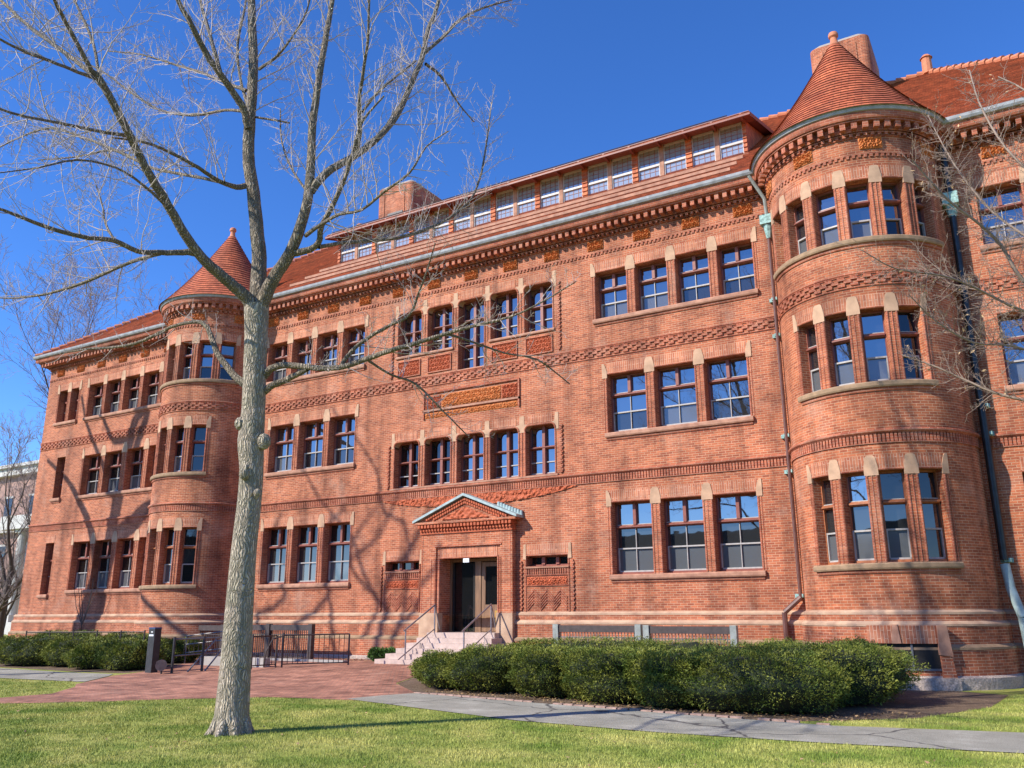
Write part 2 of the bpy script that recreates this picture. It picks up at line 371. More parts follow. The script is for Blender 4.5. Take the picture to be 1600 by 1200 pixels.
# ------------------------------------------------------------------ the hall
HALL = empty('brick_hall'); tag(HALL, 'long red brick university hall with two round conical turrets and a pedimented doorway', 'building')
def wall_grid(mb, M, s0, s1, z0, z1, holes, depth=.36, mi=0, d=0):
    ss = sorted(set([s0, s1]+[h[0] for h in holes]+[h[1] for h in holes])); zz = sorted(set([z0, z1]+[h[2] for h in holes]+[h[3] for h in holes]))
    for i in range(len(ss)-1):
        a, b = ss[i], ss[i+1]
        k = max(1, int(math.ceil((b-a)/M.step))); u = [a+(b-a)*q/k for q in range(k+1)]
        for j in range(len(zz)-1):
            c, e = zz[j], zz[j+1]; ms_, mz = (a+b)/2, (c+e)/2
            if any(h[0] < ms_ < h[1] and h[2] < mz < h[3] for h in holes): continue
            for p, q in zip(u, u[1:]):
                mb.face([M(p, d, c), M(q, d, c), M(q, d, e), M(p, d, e)], [(p, c), (q, c), (q, e), (p, e)], mi)
    for (a, b, c, e) in holes:
        D = d-depth
        mb.face([M(a, d, c), M(a, D, c), M(a, D, e), M(a, d, e)], [(a, c), (a+depth, c), (a+depth, e), (a, e)], mi)
        mb.face([M(b, D, c), M(b, d, c), M(b, d, e), M(b, D, e)], [(b-depth, c), (b, c), (b, e), (b-depth, e)], mi)
        k = max(1, int(math.ceil((b-a)/M.step))); u = [a+(b-a)*q/k for q in range(k+1)]
        for p, q in zip(u, u[1:]):
            mb.face([M(p, d, e), M(p, D, e), M(q, D, e), M(q, d, e)], [(p, e), (p, e+depth), (q, e+depth), (q, e)], mi)
            mb.face([M(p, d, c), M(q, d, c), M(q, D, c), M(p, D, c)], [(p, c), (q, c), (q, c-depth), (p, c-depth)], mi)

# window groups: (M, [(s0,s1)...], z0, z1, style)
F1 = (2.93, 5.20); F2 = (7.49, 9.48); F3 = (11.49, 13.20)
cen3 = [(5.50, 6.86), (7.18, 8.53), (8.85, 10.20)]
cen4 = [(5.18, 6.34), (6.66, 7.79), (8.10, 9.21), (9.52, 10.65)]
mir = lambda L: [(-b, -a) for a, b in reversed(L)]
wing3 = [(-23.54, -22.36), (-22.10, -20.93), (-20.64, -19.47), (-19.20, -18.02), (-17.74, -16.6)]
wing12 = [(-23.24, -21.86), (-21.52, -20.22), (-19.84, -18.58), (-18.22, -17.0)]
five = [(k*1.445-.6+.02, k*1.445+.6+.02) for k in range(-2, 3)]
groups = []
for L, z in ((cen3, F1), (cen3, F2), (cen4, F3)):
    groups.append((L, z, 'cross', 'full')); groups.append((mir(L), z, 'cross', 'full'))
for z in (F1, F2):
    groups.append((wing12, z, 'cross', 'left')); groups.append((mir(wing12), z, 'cross', 'right'))
groups.append((wing3, F3, 'cross', 'left')); groups.append(([(16.95, 18.05), (18.35, 19.5), (19.8, 20.9), (21.2, 22.4)], F3, 'cross', 'right'))
groups.append(([(-26.12, -25.38), (-25.10, -24.40)], F3, 'slit', 'full')); groups.append(([(24.40, 25.10), (25.38, 26.12)], F3, 'slit', 'full'))
for z in ((7.5, 9.6), (2.75, 5.25)):
    groups.append(([(-25.55, -24.85)], z, 'slit', 'bare')); groups.append(([(24.85, 25.55)], z, 'slit', 'bare'))
holes = []
for L, z, st, ed in groups: holes += [(a, b, z[0], z[1]) for a, b in L]
holes += [(a, b, 6.32, 8.08) for a, b in five]
c3z = [(11.5, 13.28), (11.5, 13.28), (10.56, 13.28), (11.5, 13.28), (11.5, 13.28)]
holes += [(a, b, *c3z[i]) for i, (a, b) in enumerate(five)]
SIDEN = [(2.30, 3.92), (-3.72, -2.12)]       # blind niches beside the door: lights on top
for a, b in SIDEN: holes.append((a, b, 3.27, 3.62))
DOOR = (-1.10, 1.30, 1.13, 3.63)

wall = MB()
def segs(ranges):
    for a, b in ranges:
        hs_ = [h for h in holes if h[0] >= a-.01 and h[1] <= b+.01]
        yield a, b, hs_
for a, b, hh in segs([(-27.2, -15.9), (-11.3, -1.91), (1.91, 11.3), (15.9, 27.2)]):
    hh = [h for h in holes if h[0] >= a and h[1] <= b]
    wall_grid(wall, FR, a, b, 1.7, 14.7, hh)
# above the porch, between the two centre spans
hh = [(max(h[0], -1.91), min(h[1], 1.91), h[2], h[3]) for h in holes if h[1] > -1.91 and h[0] < 1.91 and h[2] > 5.2]
# centre spans may cut a window at +-1.91: build those with the full set instead
wall = MB()
for a, b in [(-27.2, -15.9), (-11.3, 11.3), (15.9, 27.2)]:
    hh = [h for h in holes if h[0] >= a and h[1] <= b]
    if a == -11.3: hh = hh+[(-1.5, 1.6, 1.7, 4.1)]
    wall_grid(wall, FR, a, b, 1.7, 14.7, hh)
# ends, back
for sgn in (-1, 1):
    X = 27.2*sgn
    pts = [(X, 0, .2), (X, 22.7, .2), (X, 22.7, 15.1), (X, 0, 15.1)]
    wall.face(pts if sgn > 0 else pts[::-1])
wall.face([(27.2, 22.7, .2), (-27.2, 22.7, .2), (-27.2, 22.7, 15.1), (27.2, 22.7, 15.1)])
wall.build('wall', BRICK, HALL)

def plinth(mb, st, mo, gr, M, s0, s1, low=.0, cut=None):
    "stepped base: stone weatherings with brick between"
    S_ = [(s0, s1)] if not cut else [(s0, cut[0]), (cut[1], s1)]
    for a, b in S_:
        st.sprofile(M, a, b, [(0, 1.80), (.07, 1.745), (.07, 1.69)][::-1], 0)
        mb.sprofile(M, a, b, [(.06, 1.50), (.06, 1.69)], 0)
        st.sprofile(M, a, b, [(.06, 1.54), (.15, 1.47), (.15, 1.42)][::-1], 0)
        mb.sprofile(M, a, b, [(.135, .98), (.135, 1.42)], 0)
        mo.sprofile(M, a, b, [(.135, 1.01), (.24, .94), (.24, .885)][::-1], 0)
        mb.sprofile(M, a, b, [(.225, .30), (.225, .885)], 0)
        gr.sprofile(M, a, b, [(.31, -.5), (.31, .26), (.225, .31)], 0)
pb, ps, pm, pg = MB(), MB(), MB(), MB()
for a, b, cut in [(-27.4, -16.0, None), (-11.3, 11.3, (-1.9, 1.9)), (16.0, 27.4, None)]: plinth(pb, ps, pm, pg, FR, a, b, cut=cut)
LT = TR*rad(92)
# ------- string courses / cornice in wall coordinates
def roll(M, mb, s0, s1, zc, r, d=0, mi=0, n=5):
    pr = [(d+r*math.sin(PI*i/n)*1.0, zc-r*math.cos(PI*i/n)) for i in range(n+1)]
    mb.sprofile(M, s0, s1, pr, mi)
def soldier(mb, M, s0, s1):
    roll(M, mb, s0, s1, 6.19, .05, .045); mb.sbox(M, s0, s1, 0, .05, 6.125, 6.15)
    mb.sbox(M, s0, s1, 0, .035, 5.875, 5.90)
    n = int((s1-s0)/.095); p = (s1-s0)/n
    for i in range(n):
        c = s0+(i+.5)*p; mb.spoly(M, [(c-.032, 5.9), (c+.032, 5.9), (c+.032, 6.125), (c-.032, 6.125)], 0, .035)
def braid(mb, M, s0, s1):
    roll(M, mb, s0, s1, 10.50, .032, .02); mb.sbox(M, s0, s1, 0, .03, 10.445, 10.47)
    roll(M, mb, s0, s1, 10.115, .025, .01)
    n = int((s1-s0)/.32); p = (s1-s0)/n
    for i in range(n):
        c = s0+i*p
        for k, (o, z) in enumerate(((0, 10.17), (p/2, 10.26), (0, 10.35))):
            a = c+o+.02; b = a+p*.58
            if b > s1: continue
            mb.spoly(M, [(a, z), (b, z), (b, z+.075), (a, z+.075)], 0, .05)
            mb.spoly(M, [(a, z+.05), (a+.05, z+.05), (a+.05, z+.13), (a, z+.13)], 0, .035)
def dent(mb, M, s0, s1, z0, z1, d0, d1, pitch, wd):
    n = max(1, int(round((s1-s0)/pitch))); p = (s1-s0)/n
    for i in range(n):
        c = s0+(i+.5)*p; mb.sbox(M, c-wd/2, c+wd/2, d0, d1, z0, z1)
def cornice(mb, M, s0, s1, e0=0, e1=0):
    E = lambda d: (s0-d*e0, s1+d*e1)
    # small toothed course under the plaques
    mb.sbox(M, *E(.04), 0, .035, 13.93, 13.965); dent(mb, M, s0, s1, 13.85, 13.93, 0, .035, .15, .08)
    mb.sbox(M, *E(.05), 0, .05, 14.455, 14.49); dent(mb, M, s0, s1, 14.48, 14.57, 0, .15, .18, .085)
    mb.sbox(M, *E(.11), 0, .11, 14.56, 14.60); mb.sbox(M, *E(.16), 0, .16, 14.60, 14.635)
    mb.sbox(M, *E(.18), 0, .18, 14.60, 14.86); dent(mb, M, s0-.3*e0, s1+.3*e1, 14.63, 14.825, .18, .44, .27, .135)
    mb.sbox(M, *E(.48), 0, .48, 14.825, 14.875); 
    mb.sprofile(M, *E(.6), [(.48, 14.875), (.55, 14.875), (.58, 14.93), (.60, 15.0), (.60, 15.12), (0, 15.12)])
def gutter(mb, M, s0, s1, e0=0, e1=0):
    mb.sprofile(M, s0-.7*e0, s1+.7*e1, [(.585, 15.10), (.60, 15.06), (.68, 15.07), (.72, 15.13), (.735, 15.21), (.72, 15.22), (.70, 15.15), (.6, 15.15), (.5, 15.19)])

def relief(mb, M, s0, s1, z0, z1, d0, amp, cell=.022, seed=0, lo=None, mi=0):
    nx = max(2, int((s1-s0)/cell)); nz = max(2, int((z1-z0)/cell))
    def h(s_, z_):
        p_ = .155; jz = round((z_-z0-.07)/p_); o_ = .5*(jz % 2); js = round((s_-s0)/p_-o_)+o_
        ux, uz = s_-s0-js*p_, z_-z0-.07-jz*p_; rr = math.hypot(ux, uz)/p_; tt = math.atan2(uz, ux)
        v = .75*math.cos(rr*11)*max(0, 1.1-rr*1.4)+.55*math.cos(5*tt+js*1.7+seed)*max(0, 1-abs(rr-.33)*4)+.35*noise.noise(Vector((s_*14+seed, z_*14, seed*.7)))
        e = min(1, min(s_-s0, s1-s_, z_-z0, z1-z_)/.04+.0)
        return d0+amp*max(0, min(1, .5+v))*max(0, e)
    for i in range(nx):
        a = s0+(s1-s0)*i/nx; b = s0+(s1-s0)*(i+1)/nx
        for j in range(nz):
            if lo:
                la, lb = lo(a), lo(b)
                q = [(a, la+(z1-la)*j/nz), (b, lb+(z1-lb)*j/nz), (b, lb+(z1-lb)*(j+1)/nz), (a, la+(z1-la)*(j+1)/nz)]
                ed = lambda s_, z_: d0+amp*max(0, min(1, .5+noise.noise(Vector((s_*8+seed, z_*8, seed)))*1.1+noise.noise(Vector((s_*18, z_*18, 3)))*.6))
                mb.face([M(s_, ed(s_, z_), z_) for s_, z_ in q], q, mi)
            else:
                c = z0+(z1-z0)*j/nz; e = z0+(z1-z0)*(j+1)/nz
                q = [(a, c), (b, c), (b, e), (a, e)]; mb.face([M(s_, h(s_, z_), z_) for s_, z_ in q], q, mi)

# ------- window pieces
def head_and_caps(L, z, M, ed, arch, cap, mould, capout=.03):
    h = z[1]; top = h+.38
    ends = [L[0][0]]+[None]*0
    # voussoirs between caps
    for a, b in L:
        arch.piece().sbox(M, a-.02, b+.02, -.05, .012, h+.045, top)
        roll(M, mould, a-.0, b+.0, h+.02, .032, -.005, n=4)
    # caps
    piers = [(L[i][1], L[i+1][0]) for i in range(len(L)-1)]
    for a, b in piers:
        c = (a+b)/2; w0 = (b-a)/2+.015; w1 = .10
        cap.piece().spoly(M, [(c-w0, h-.13), (c+w0, h-.13), (c+w0, h+.08), (c+w1+.02, h+.34), (c+w1-.03, top), (c-w1+.03, top), (c-w1-.02, h+.34), (c-w0, h+.08)], -.02, capout)
    if ed in ('full', 'left'):
        a = L[0][0]; cap.piece().spoly(M, [(a-.17, h-.13), (a+.01, h-.13), (a+.01, h+.10), (a-.06, h+.32), (a-.10, top), (a-.17, top)], -.02, capout)
    if ed in ('full', 'right'):
        b = L[-1][1]; cap.piece().spoly(M, [(b-.01, h-.13), (b+.17, h-.13), (b+.17, top), (b+.10, top), (b+.06, h+.32), (b-.01, h+.10)], -.02, capout)
    # rolled jambs
    def vroll(s_, r=.032):
        pts = []
        n = 5
        for i in range(n):
            a0, a1 = PI*i/n, PI*(i+1)/n
            p = [(s_-r*math.cos(a0), r*math.sin(a0)), (s_-r*math.cos(a1), r*math.sin(a1))]
            mould.face([M(p[0][0], p[0][1]-.004, z[0]), M(p[1][0], p[1][1]-.004, z[0]), M(p[1][0], p[1][1]-.004, h-.13), M(p[0][0], p[0][1]-.004, h-.13)],
                       [(p[0][0], z[0]), (p[1][0], z[0]), (p[1][0], h), (p[0][0], h)])
    for a, b in piers:
        vroll(a+.036); vroll(b-.036); 
        if b-a > .22: vroll((a+b)/2, .022)
    if ed in ('full', 'left'): vroll(L[0][0]-.036); vroll(L[0][0]-.12, .02)
    if ed in ('full', 'right'): vroll(L[-1][1]+.036); vroll(L[-1][1]+.12, .02)
def sill_course(M, a, b, z, sill, mould, e=.10):
    sill = sill.piece() if isinstance(sill, Pieces) else sill
    sill.sprofile(M, a-e, b+e, [(0, z-.17), (.095, z-.17), (.115, z-.13), (.115, z-.045), (.09, z-.015), (-.30, z+.012)])
    mould.sprofile(M, a-e+.04, b+e-.04, [(0, z-.265), (.03, z-.26), (.045, z-.225), (.045, z-.17)])

def make_window(M, a, b, z0, z1, style, wood=None, glass=None, low=None, parent=None, dep=.30, mid=None):
    "frame mesh with its panes as sub-parts"
    wood = wood or WOOD; f = MB(); d1 = -dep; d0 = -dep-.10; w_ = .055
    f.sbox(M, a, a+w_, d0, d1, z0, z1); f.sbox(M, b-w_, b, d0, d1, z0, z1)
    f.sbox(M, a+w_, b-w_, d0, d1, z1-w_, z1); f.sbox(M, a+w_, b-w_, d0, d1+.02, z0, z0+.07)
    H = z1-z0; c = (a+b)/2; sash = MB()
    if style in ('cross', 'plainT'):
        zt = z0+H*.655
        f.sprofile(M, a+w_, b-w_, [(d0, zt-.055), (d1+.02, zt-.055), (d1+.075, zt-.02), (d1+.075, zt+.015), (d1, zt+.06)])
        if style == 'cross': f.sbox(M, c-.05, c+.05, d0, d1+.05, zt+.055, z1-w_)
        zm = z0+H*.355
        sash.sbox(M, a+w_, b-w_, d0+.02, d1-.012, zm-.022, zm+.022)
        if style == 'cross': sash.sbox(M, c-.011, c+.011, d0+.03, d1-.02, z0+.07, zt-.055)
        sash.sbox(M, a+w_, a+w_+.03, d0+.02, d1-.015, z0+.07, zm); sash.sbox(M, b-w_-.03, b-w_, d0+.02, d1-.015, z0+.07, zm)
        sash.sbox(M, a+w_, b-w_, d0+.02, d1-.015, z0+.07, z0+.115)
        for q0, q1 in (((a+w_), c-.05), (c+.05, b-w_)) if style == 'cross' else ((a+w_, b-w_),):
            sash.sbox(M, q0, q1, d0+.02, d1-.015, zt+.055, zt+.085)
        parts = [(zt, z1, glass or GLASS), (zm, zt, mid or glass or GLASS), (z0, zm, low or GLASSD)]
    elif style == 'stone':      # centre lights: full mullion and transoms
        f.sbox(M, c-.055, c+.055, d0, d1+.06, z0, z1)
        tz = [z0+H*.56] if H < 2.3 else [z0+H*.35, z0+H*.72]
        for t in tz: f.sprofile(M, a+w_, b-w_, [(d0, t-.045), (d1+.03, t-.045), (d1+.08, t-.01), (d1+.08, t+.015), (d1, t+.05)])
        zm = z0+(H*.27 if H < 2.3 else H*.17)
        sash.sbox(M, a+w_, b-w_, d0+.02, d1-.012, zm-.018, zm+.018); sash.sbox(M, a+w_, b-w_, d0+.02, d1-.012, z0+.06, z0+.11)
        parts = [(z0, z1, glass or GLASS)]
    elif style == 'slit':
        zt = z0+H*.66; f.sbox(M, a+w_, b-w_, d0, d1+.05, zt-.04, zt+.04); parts = [(z0, z1, GLASSK)]
        sash.sbox(M, a+w_, b-w_, d0+.02, d1-.012, z0+H*.35-.02, z0+H*.35+.02)
    o = f.build('window', wood, parent)
    if sash.f: sash.build('sash', SASH, o)
    for c0, c1, g in parts:
        m = MB(); m.sbox(M, a+.01, b-.01, d0-.03, d0+.02, c0, c1); m.build('pane', g, o)
    return o

arch, cap, mould, sillm = Pieces(), Pieces(), MB(), Pieces()
for L, z, st, ed in groups:
    if ed == 'bare':
        for a, b in L: arch.piece().sbox(FR, a-.02, b+.02, -.05, .012, z[1], z[1]+.38); sill_course(FR, a, b, z[0], sillm, mould, .05)
    else:
        head_and_caps(L, z, FR, ed, arch, cap, mould)
        sill_course(FR, L[0][0], L[-1][1], z[0], sillm, mould)
    for a, b in L:
        low = GLASSD
        g = GLASS if z[0] > 3 or a > 3 else GLASSK
        if z[0] < 3 and st == 'cross':      # ground floor: sky reflection confined to the top lights by glass choice
            g = GLASS
        mid = None
        if z[0] < 3: g = GLASS if a > 5 else GLASSK; mid = GLASSM  # darker glass by pane position paints in where reflections go dark
        if a < -16: g = mid = GLASSK
        if random.random() < .25 and z[0] > 3: low = GLASSM
        make_window(FR, a, b, z[0], z[1], st, None, g, low, HALL, mid=mid)
# pair / five-light windows of the centre bay, rounded heads
def five_lights(zs, h, skip_sill=False):
    r = .17; top = h+.36
    def arc(cx, cz, a0, a1): return [(cx+r*math.cos(rad(a0+(a1-a0)*i/5)), cz+r*math.sin(rad(a0+(a1-a0)*i/5))) for i in range(6)]
    for i in range(6):
        l = five[i-1][1] if i > 0 else None; rr = five[i][0] if i < 5 else None
        if l is not None and rr is not None:
            c = (l+rr)/2
            L_ = arc(l-r, h-r, 90, 0)      # corner fill of light to the left: from top to jamb
            R_ = arc(rr+r, h-r, 180, 90)
            # left corner
            pts = [(l-r+.0, h)] + [] 
            poly = [(l-.0, h-r-.06), (rr, h-r-.06)] + R_ + [(rr+r, h+.03), (c+.10, h+.06), (c+.09, top), (c-.09, top), (c-.10, h+.06), (l-r, h+.03)] + L_
            cap.piece().spoly(FR, poly, -.32, .014)
        elif l is None:
            R_ = arc(rr+r, h-r, 180, 90)
            cap.piece().spoly(FR, [(rr-.13, h-r-.06), (rr, h-r-.06)]+R_+[(rr+r, h+.03), (rr+.03, h+.06), (rr+.0, top), (rr-.13, top)], -.32, .014)
        else:
            L_ = arc(l-r, h-r, 90, 0)
            cap.piece().spoly(FR, [(l, h-r-.06), (l+.13, h-r-.06), (l+.13, top), (l, top), (l-.03, h+.06), (l-r, h+.03)]+L_, -.32, .014)
    for a, b in five:
        arch.piece().sbox(FR, a+.11, b-.11, -.05, .010, h+.05, top)
        # bull-nosed surround following the rounded corner
        P_ = [(a, h-r-.0)]+arc(a+r, h-r, 180, 90)+arc(b-r, h-r, 90, 0)
        pts = [FR(s_, .022, z_) for s_, z_ in P_]
        mould.path(pts, .032, 6)
        z0_ = zs[five.index((a, b))][0]
        for e in (a, b): mould.tube(FR(e, .0, z0_), FR(e, .0, h-r), .034, n=8)
    for s_ in [(five[i][1]+five[i+1][0])/2 for i in range(4)]: mould.tube(FR(s_, 0, zs[0][0]-.0), FR(s_, 0, h-r-.06), .03, n=8)
    # rope mouldings at both sides
    for s_ in (five[0][0]-.24, five[-1][1]+.24):
        z = zs[0][0]-(.85 if h > 10 else 0)
        k = 0
        while z < h-.15:
            cap_ = mould; cap_.spoly(FR, [(s_-.05+.03*(k % 2), z), (s_+.03+.03*(k % 2), z+.02), (s_+.03+.03*(k % 2), z+.075), (s_-.05+.03*(k % 2), z+.055)], 0, .055); z += .075; k += 1
for i, (a, b) in enumerate(five):
    make_window(FR, a, b, 6.32, 8.08, 'stone', None, GLASS if i > 1 else GLASSK, None, HALL)  # left lights get dark glass in place of a dimmer reflection
    make_window(FR, a, b, *c3z[i], 'stone', None, GLASS, None, HALL)
five_lights([(6.32, 8.08)]*5, 8.08); five_lights(c3z, 13.28)
for a, b in ((five[0][0], five[1][1]), (five[3][0], five[4][1])):
    sillm.piece().sprofile(FR, a-.05, b+.05, [(0, 11.40), (.06, 11.40), (.07, 11.44), (.05, 11.49), (-.3, 11.505)])
sillm.piece().sprofile(FR, five[0][0]-.1, five[4][1]+.1, [(0, 6.235), (.09, 6.24), (.09, 6.30), (-.3, 6.335)])
sillm.piece().sprofile(FR, five[2][0], five[2][1], [(0, 10.50), (.04, 10.52), (.03, 10.55), (-.3, 10.57)])
# carved panels
carv, carr = Pieces(), Pieces()
for i in (0, 1, 3, 4):
    a, b = five[i]; relief(carr.piece(), FR, a+.1, b-.08, 10.66, 11.24, .0, .05, seed=i)
    for (p, q, r_, s_) in ((a+.06, b-.04, 11.24, 11.27), (a+.06, b-.04, 10.62, 10.66), (a+.06, a+.1, 10.66, 11.24), (b-.08, b-.04, 10.66, 11.24)): mould.sbox(FR, p, q, 0, .045, r_, s_)
relief(carv.piece(), FR, -1.28, 1.32, 9.22, 9.70, .01, .055, .03, seed=5); relief(carr.piece(), FR, -2.02, -1.32, 9.2, 9.72, .01, .06, .025, seed=8); relief(carr.piece(), FR, 1.36, 2.02, 9.2, 9.72, .01, .06, .025, seed=9)
relief(carv.piece(), FR, -2.05, 2.05, 8.84, 9.06, .01, .05, .03, seed=6)
for (p, q, r_, s_) in ((-2.12, 2.12, 9.80, 9.86), (-2.12, 2.12, 9.09, 9.17), (-2.12, -2.06, 8.82, 9.8), (2.06, 2.12, 8.82, 9.8)): mould.sbox(FR, p, q, 0, .065, r_, s_)
sillm.piece().sbox(FR, -2.08, 2.08, 0, .075, 9.10, 9.17)
lens = lambda s_: 5.855-.40*max(0, 1-((s_-.2)/4.1)**2)**.8 if abs(s_-.2) < 4.1 else 5.855
relief(carr.piece(), FR, -3.88, 4.28, 5.45, 5.868, .01, .06, .035, seed=12, lo=lens)
carv.build('carved_frieze', TERRA, HALL, False); carr.build('carved_panel', TERRAD, HALL, False)
# egg plaques of the frieze
fz = Pieces()
for k in range(-16, 17):
    x = k*1.742
    if 11.0 < abs(x) < 16.4 or abs(x) > 26.8: continue
    if abs(x) > 16: x = math.copysign(abs(x)+.12, x)
    relief(fz.piece(), FR, x-.31, x+.31, 14.05, 14.42, .02, .085, .0155, seed=k*3.1)
for sg in (1, -1):
    for ang in (-67, -22.5, 22.5, 67):
        M = TU[sg]; c = TR*rad(ang); relief(fz.piece(), M, c-.31, c+.31, 14.09, 14.46, .02, .075, .02, seed=ang+sg)
fz.build('frieze_plaque', TERRA, HALL, False)
# bands on the flat walls
band, corn, gut = MB(), MB(), MB()
for a, b in ((-27.2, -15.95), (-11.25, 11.25), (15.95, 27.2)):
    e0 = 1 if a < -27 else 0; e1 = 1 if b > 27 else 0
    soldier(band, FR, a, b); braid(band, FR, a, b); cornice(corn, FR, a, b, e0, e1); gutter(gut, FR, a, b, e0, e1)
LS = Flat(-27.2, 0, 0, -PI/2)   # left end wall (s runs to the front)
RS = Flat(27.2, 0, 0, PI/2)
cornice(corn, LS, -22.7, 0); gutter(gut, LS, -22.7, 0); cornice(corn, RS, 0, 22.7); gutter(gut, RS, 0, 22.7)

# ------- turrets
cw = [(22.5*k+3.7, 22.5*k+18.8) for k in range(-2, 2)]; cw3 = [(22.5*k+3.7, 22.5*k+18.8) for k in range(-3, 3)]
for sg in (1, -1):
    M = TU[sg]; t = MB(); A = lambda g: TR*rad(g)
    hh = [(A(a), A(b), z[0], z[1]) for z, L in ((F1, cw), (F2, cw), (F3, cw3)) for a, b in L]
    wall_grid(t, M, -A(100), A(100), 1.7, 14.7, hh, .36)
    tur = t.build('turret', BRICKT, HALL)
    ta, tc, tm, ts = Pieces(), Pieces(), MB(), Pieces()
    for z, L in ((F1, cw), (F2, cw), (F3, cw3)):
        LL = [(A(a), A(b)) for a, b in L]
        head_and_caps(LL, z, M, 'full', ta, tc, tm); sill_course(M, LL[0][0]-.05, LL[-1][1]+.05, z[0], ts, tm)
        for a, b in L:
            c = (a+b)/2; wdt = TR*rad(b-a)-.01
            P_ = Flat(M.cx+TR*math.sin(rad(c)), M.cy-TR*math.cos(rad(c)), 0, rad(c))
            f1 = z[0] < 3
            g = GLASSK if (f1 and c > 0) else GLASS
            if not f1 and c > 12: g = GLASSK if z[0] < 9 else GLASS  # turret panes too: dark reflections imitated by glass chosen per angle
            make_window(P_, -wdt/2, wdt/2, z[0], z[1], 'plainT', WOODO if f1 else WOOD, g if sg > 0 or c > 20 else GLASSK, GLASSD if c < 20 else GLASSK, HALL, .27, mid=GLASSM if f1 else None)
    ta.build('lintel', ARCH, tur); tc.build('cap_stone', SANDST, tur); ts.build('sill', MOSS, tur)
    soldier(tm, M, -A(95), A(95)); braid(tm, M, -A(95), A(95)); 
    tm.build('moulding', BMOULD, tur)
    tco = MB(); cornice(tco, M, -A(100), A(100)); tco.build('cornice', BMOULD, tur)
    tg = MB(); gutter(tg, M, -A(105), A(105)); tg.build('gutter', GUTTER, tur)
    plinth(pb, ps, pm, pg, M, -A(92), A(92))
    # conical roof in overlapping tile courses
    cn = MB(); zb, zt_ = 15.16, 19.1; nc = 27; SEG = 64
    def rr_(t_): return .15+2.72*(1-t_)**1.0*(.86+.14*(1-t_)**2.2)+.0
    for i in range(nc):
        t0, t1 = i/nc, (i+1)/nc; z0, z1 = zb+(zt_-zb)*t0, zb+(zt_-zb)*t1; r0, r1 = rr_(t0)+.035, rr_(t1)-.0
        for k in range(SEG):
            a0, a1 = 2*PI*k/SEG, 2*PI*(k+1)/SEG
            p = lambda r, a, z: (M.cx+r*math.sin(a), M.cy-r*math.cos(a), z)
            cn.face([p(r0, a0, z0), p(r0, a1, z0), p(r1, a1, z1), p(r1, a0, z1)], [(a0*r0+i*.3, i*.17), (a1*r0+i*.3, i*.17), (a1*r0+i*.3, i*.17+.16), (a0*r0+i*.3, i*.17+.16)])
            if i: 
                rp = rr_(t0)-.0; cn.face([p(rp, a0, z0), p(rp, a1, z0), p(r0, a1, z0), p(r0, a0, z0)], [(0, 0)]*4)
    co = cn.build('conical_roof', TILEC, tur)
    fi = MB(); prof = [(.17, 19.05), (.19, 19.1), (.13, 19.16), (.11, 19.3), (.10, 19.38), (.15, 19.43), (.155, 19.5), (.13, 19.57), (.05, 19.62), (0.0, 19.63)]
    for (r0, z0), (r1, z1) in zip(prof, prof[1:]): fi.tube((M.cx, M.cy, z0), (M.cx, M.cy, z1), max(r0, .001), max(r1, .001), 16, caps=False)
    fi.build('finial', RIDGE, tur, True)

arch.build('lintel', ARCH, HALL); cap.build('cap_stone', SANDST, HALL); mould.build('moulding', BMOULD, HALL); sillm.build('sill', SILL, HALL)
band.build('string_course', BMOULD, HALL); corn.build('cornice', BMOULD, HALL); gut.build('gutter', GUTTER, HALL)
pb.build('plinth', BRICK, HALL); ps.build('weathering', BASEST, HALL); pm.build('lower_weathering', MOSS, HALL); pg.build('foundation', GRANITE, HALL)

# ------- basement light with its segmental surround at the turret foot
bl_ = MB(); M = TU[1]; A = lambda g: TR*rad(g)
bl_.sbox(M, A(-10), A(23), .10, .30, 1.03, 1.44, 0)
bl_.build('basement_lintel', ARCH, HALL)
b2 = MB(); b2.spoly(M, [(A(23), .78), (A(29), .74), (A(27.5), 1.44), (A(23), 1.44)], .1, .36); b2.spoly(M, [(A(1.5), 1.03), (A(6), 1.03), (A(5), 1.46), (A(2.5), 1.46)], .1, .33); b2.build('cap_stone', SILL, HALL)
b2 = MB(); b2.spoly(M, [(A(23.5), .26), (A(30), .26), (A(28.5), .76), (A(23.5), .76)], .1, .33); b2.build('basement_jamb', BRICK, HALL)
b2 = MB(); b2.sbox(M, A(-2), A(23.5), .225, .235, .42, 1.03); b2.build('basement_pane', DARKIN, HALL)  # matt near-black pane, the shade of the recess put into its colour
b2 = MB(); b2.sbox(M, A(10), A(11), .23, .26, .42, 1.03); b2.sbox(M, A(-2), A(23.5), .23, .26, .42, .47); b2.build('basement_sash', SCREEN, HALL)
b2 = MB(); b2.sbox(M, A(-2), A(30.5), .2, .42, -.2, .27); b2.build('basement_sill', GRANITE, HALL)

# ------- porch
pr = MB(); PF = .25; px0, px1 = -1.88, 1.92
wall_grid(pr, FR, px0, px1, .2, 4.62, [(DOOR[0]-.14, DOOR[1]+.14, 1.10, 4.03)], .06, d=PF)
wall_grid(pr, FR, DOOR[0]-.14, DOOR[1]+.14, 1.10, 4.03, [(DOOR[0], DOOR[1], 1.10, DOOR[3])], .75, d=PF-.06)
pr.box(px0, px1, -PF, .0, .2, 4.62, skip='fb')
porch = pr.build('porch', BRICK, HALL)
pa = MB(); pa.sbox(FR, DOOR[0], DOOR[1], PF-.1, PF-.045, DOOR[3]+.05, 4.0); pa.build('lintel', ARCH, porch)
pq = MB()
roll(FR, pq, DOOR[0]-.02, DOOR[1]+.02, DOOR[3]+.02, .035, PF-.06)
for s_ in (DOOR[0]-.03, DOOR[1]+.03): pq.tube(FR(s_, PF-.06, 1.75), FR(s_, PF-.06, DOOR[3]), .035, n=8)
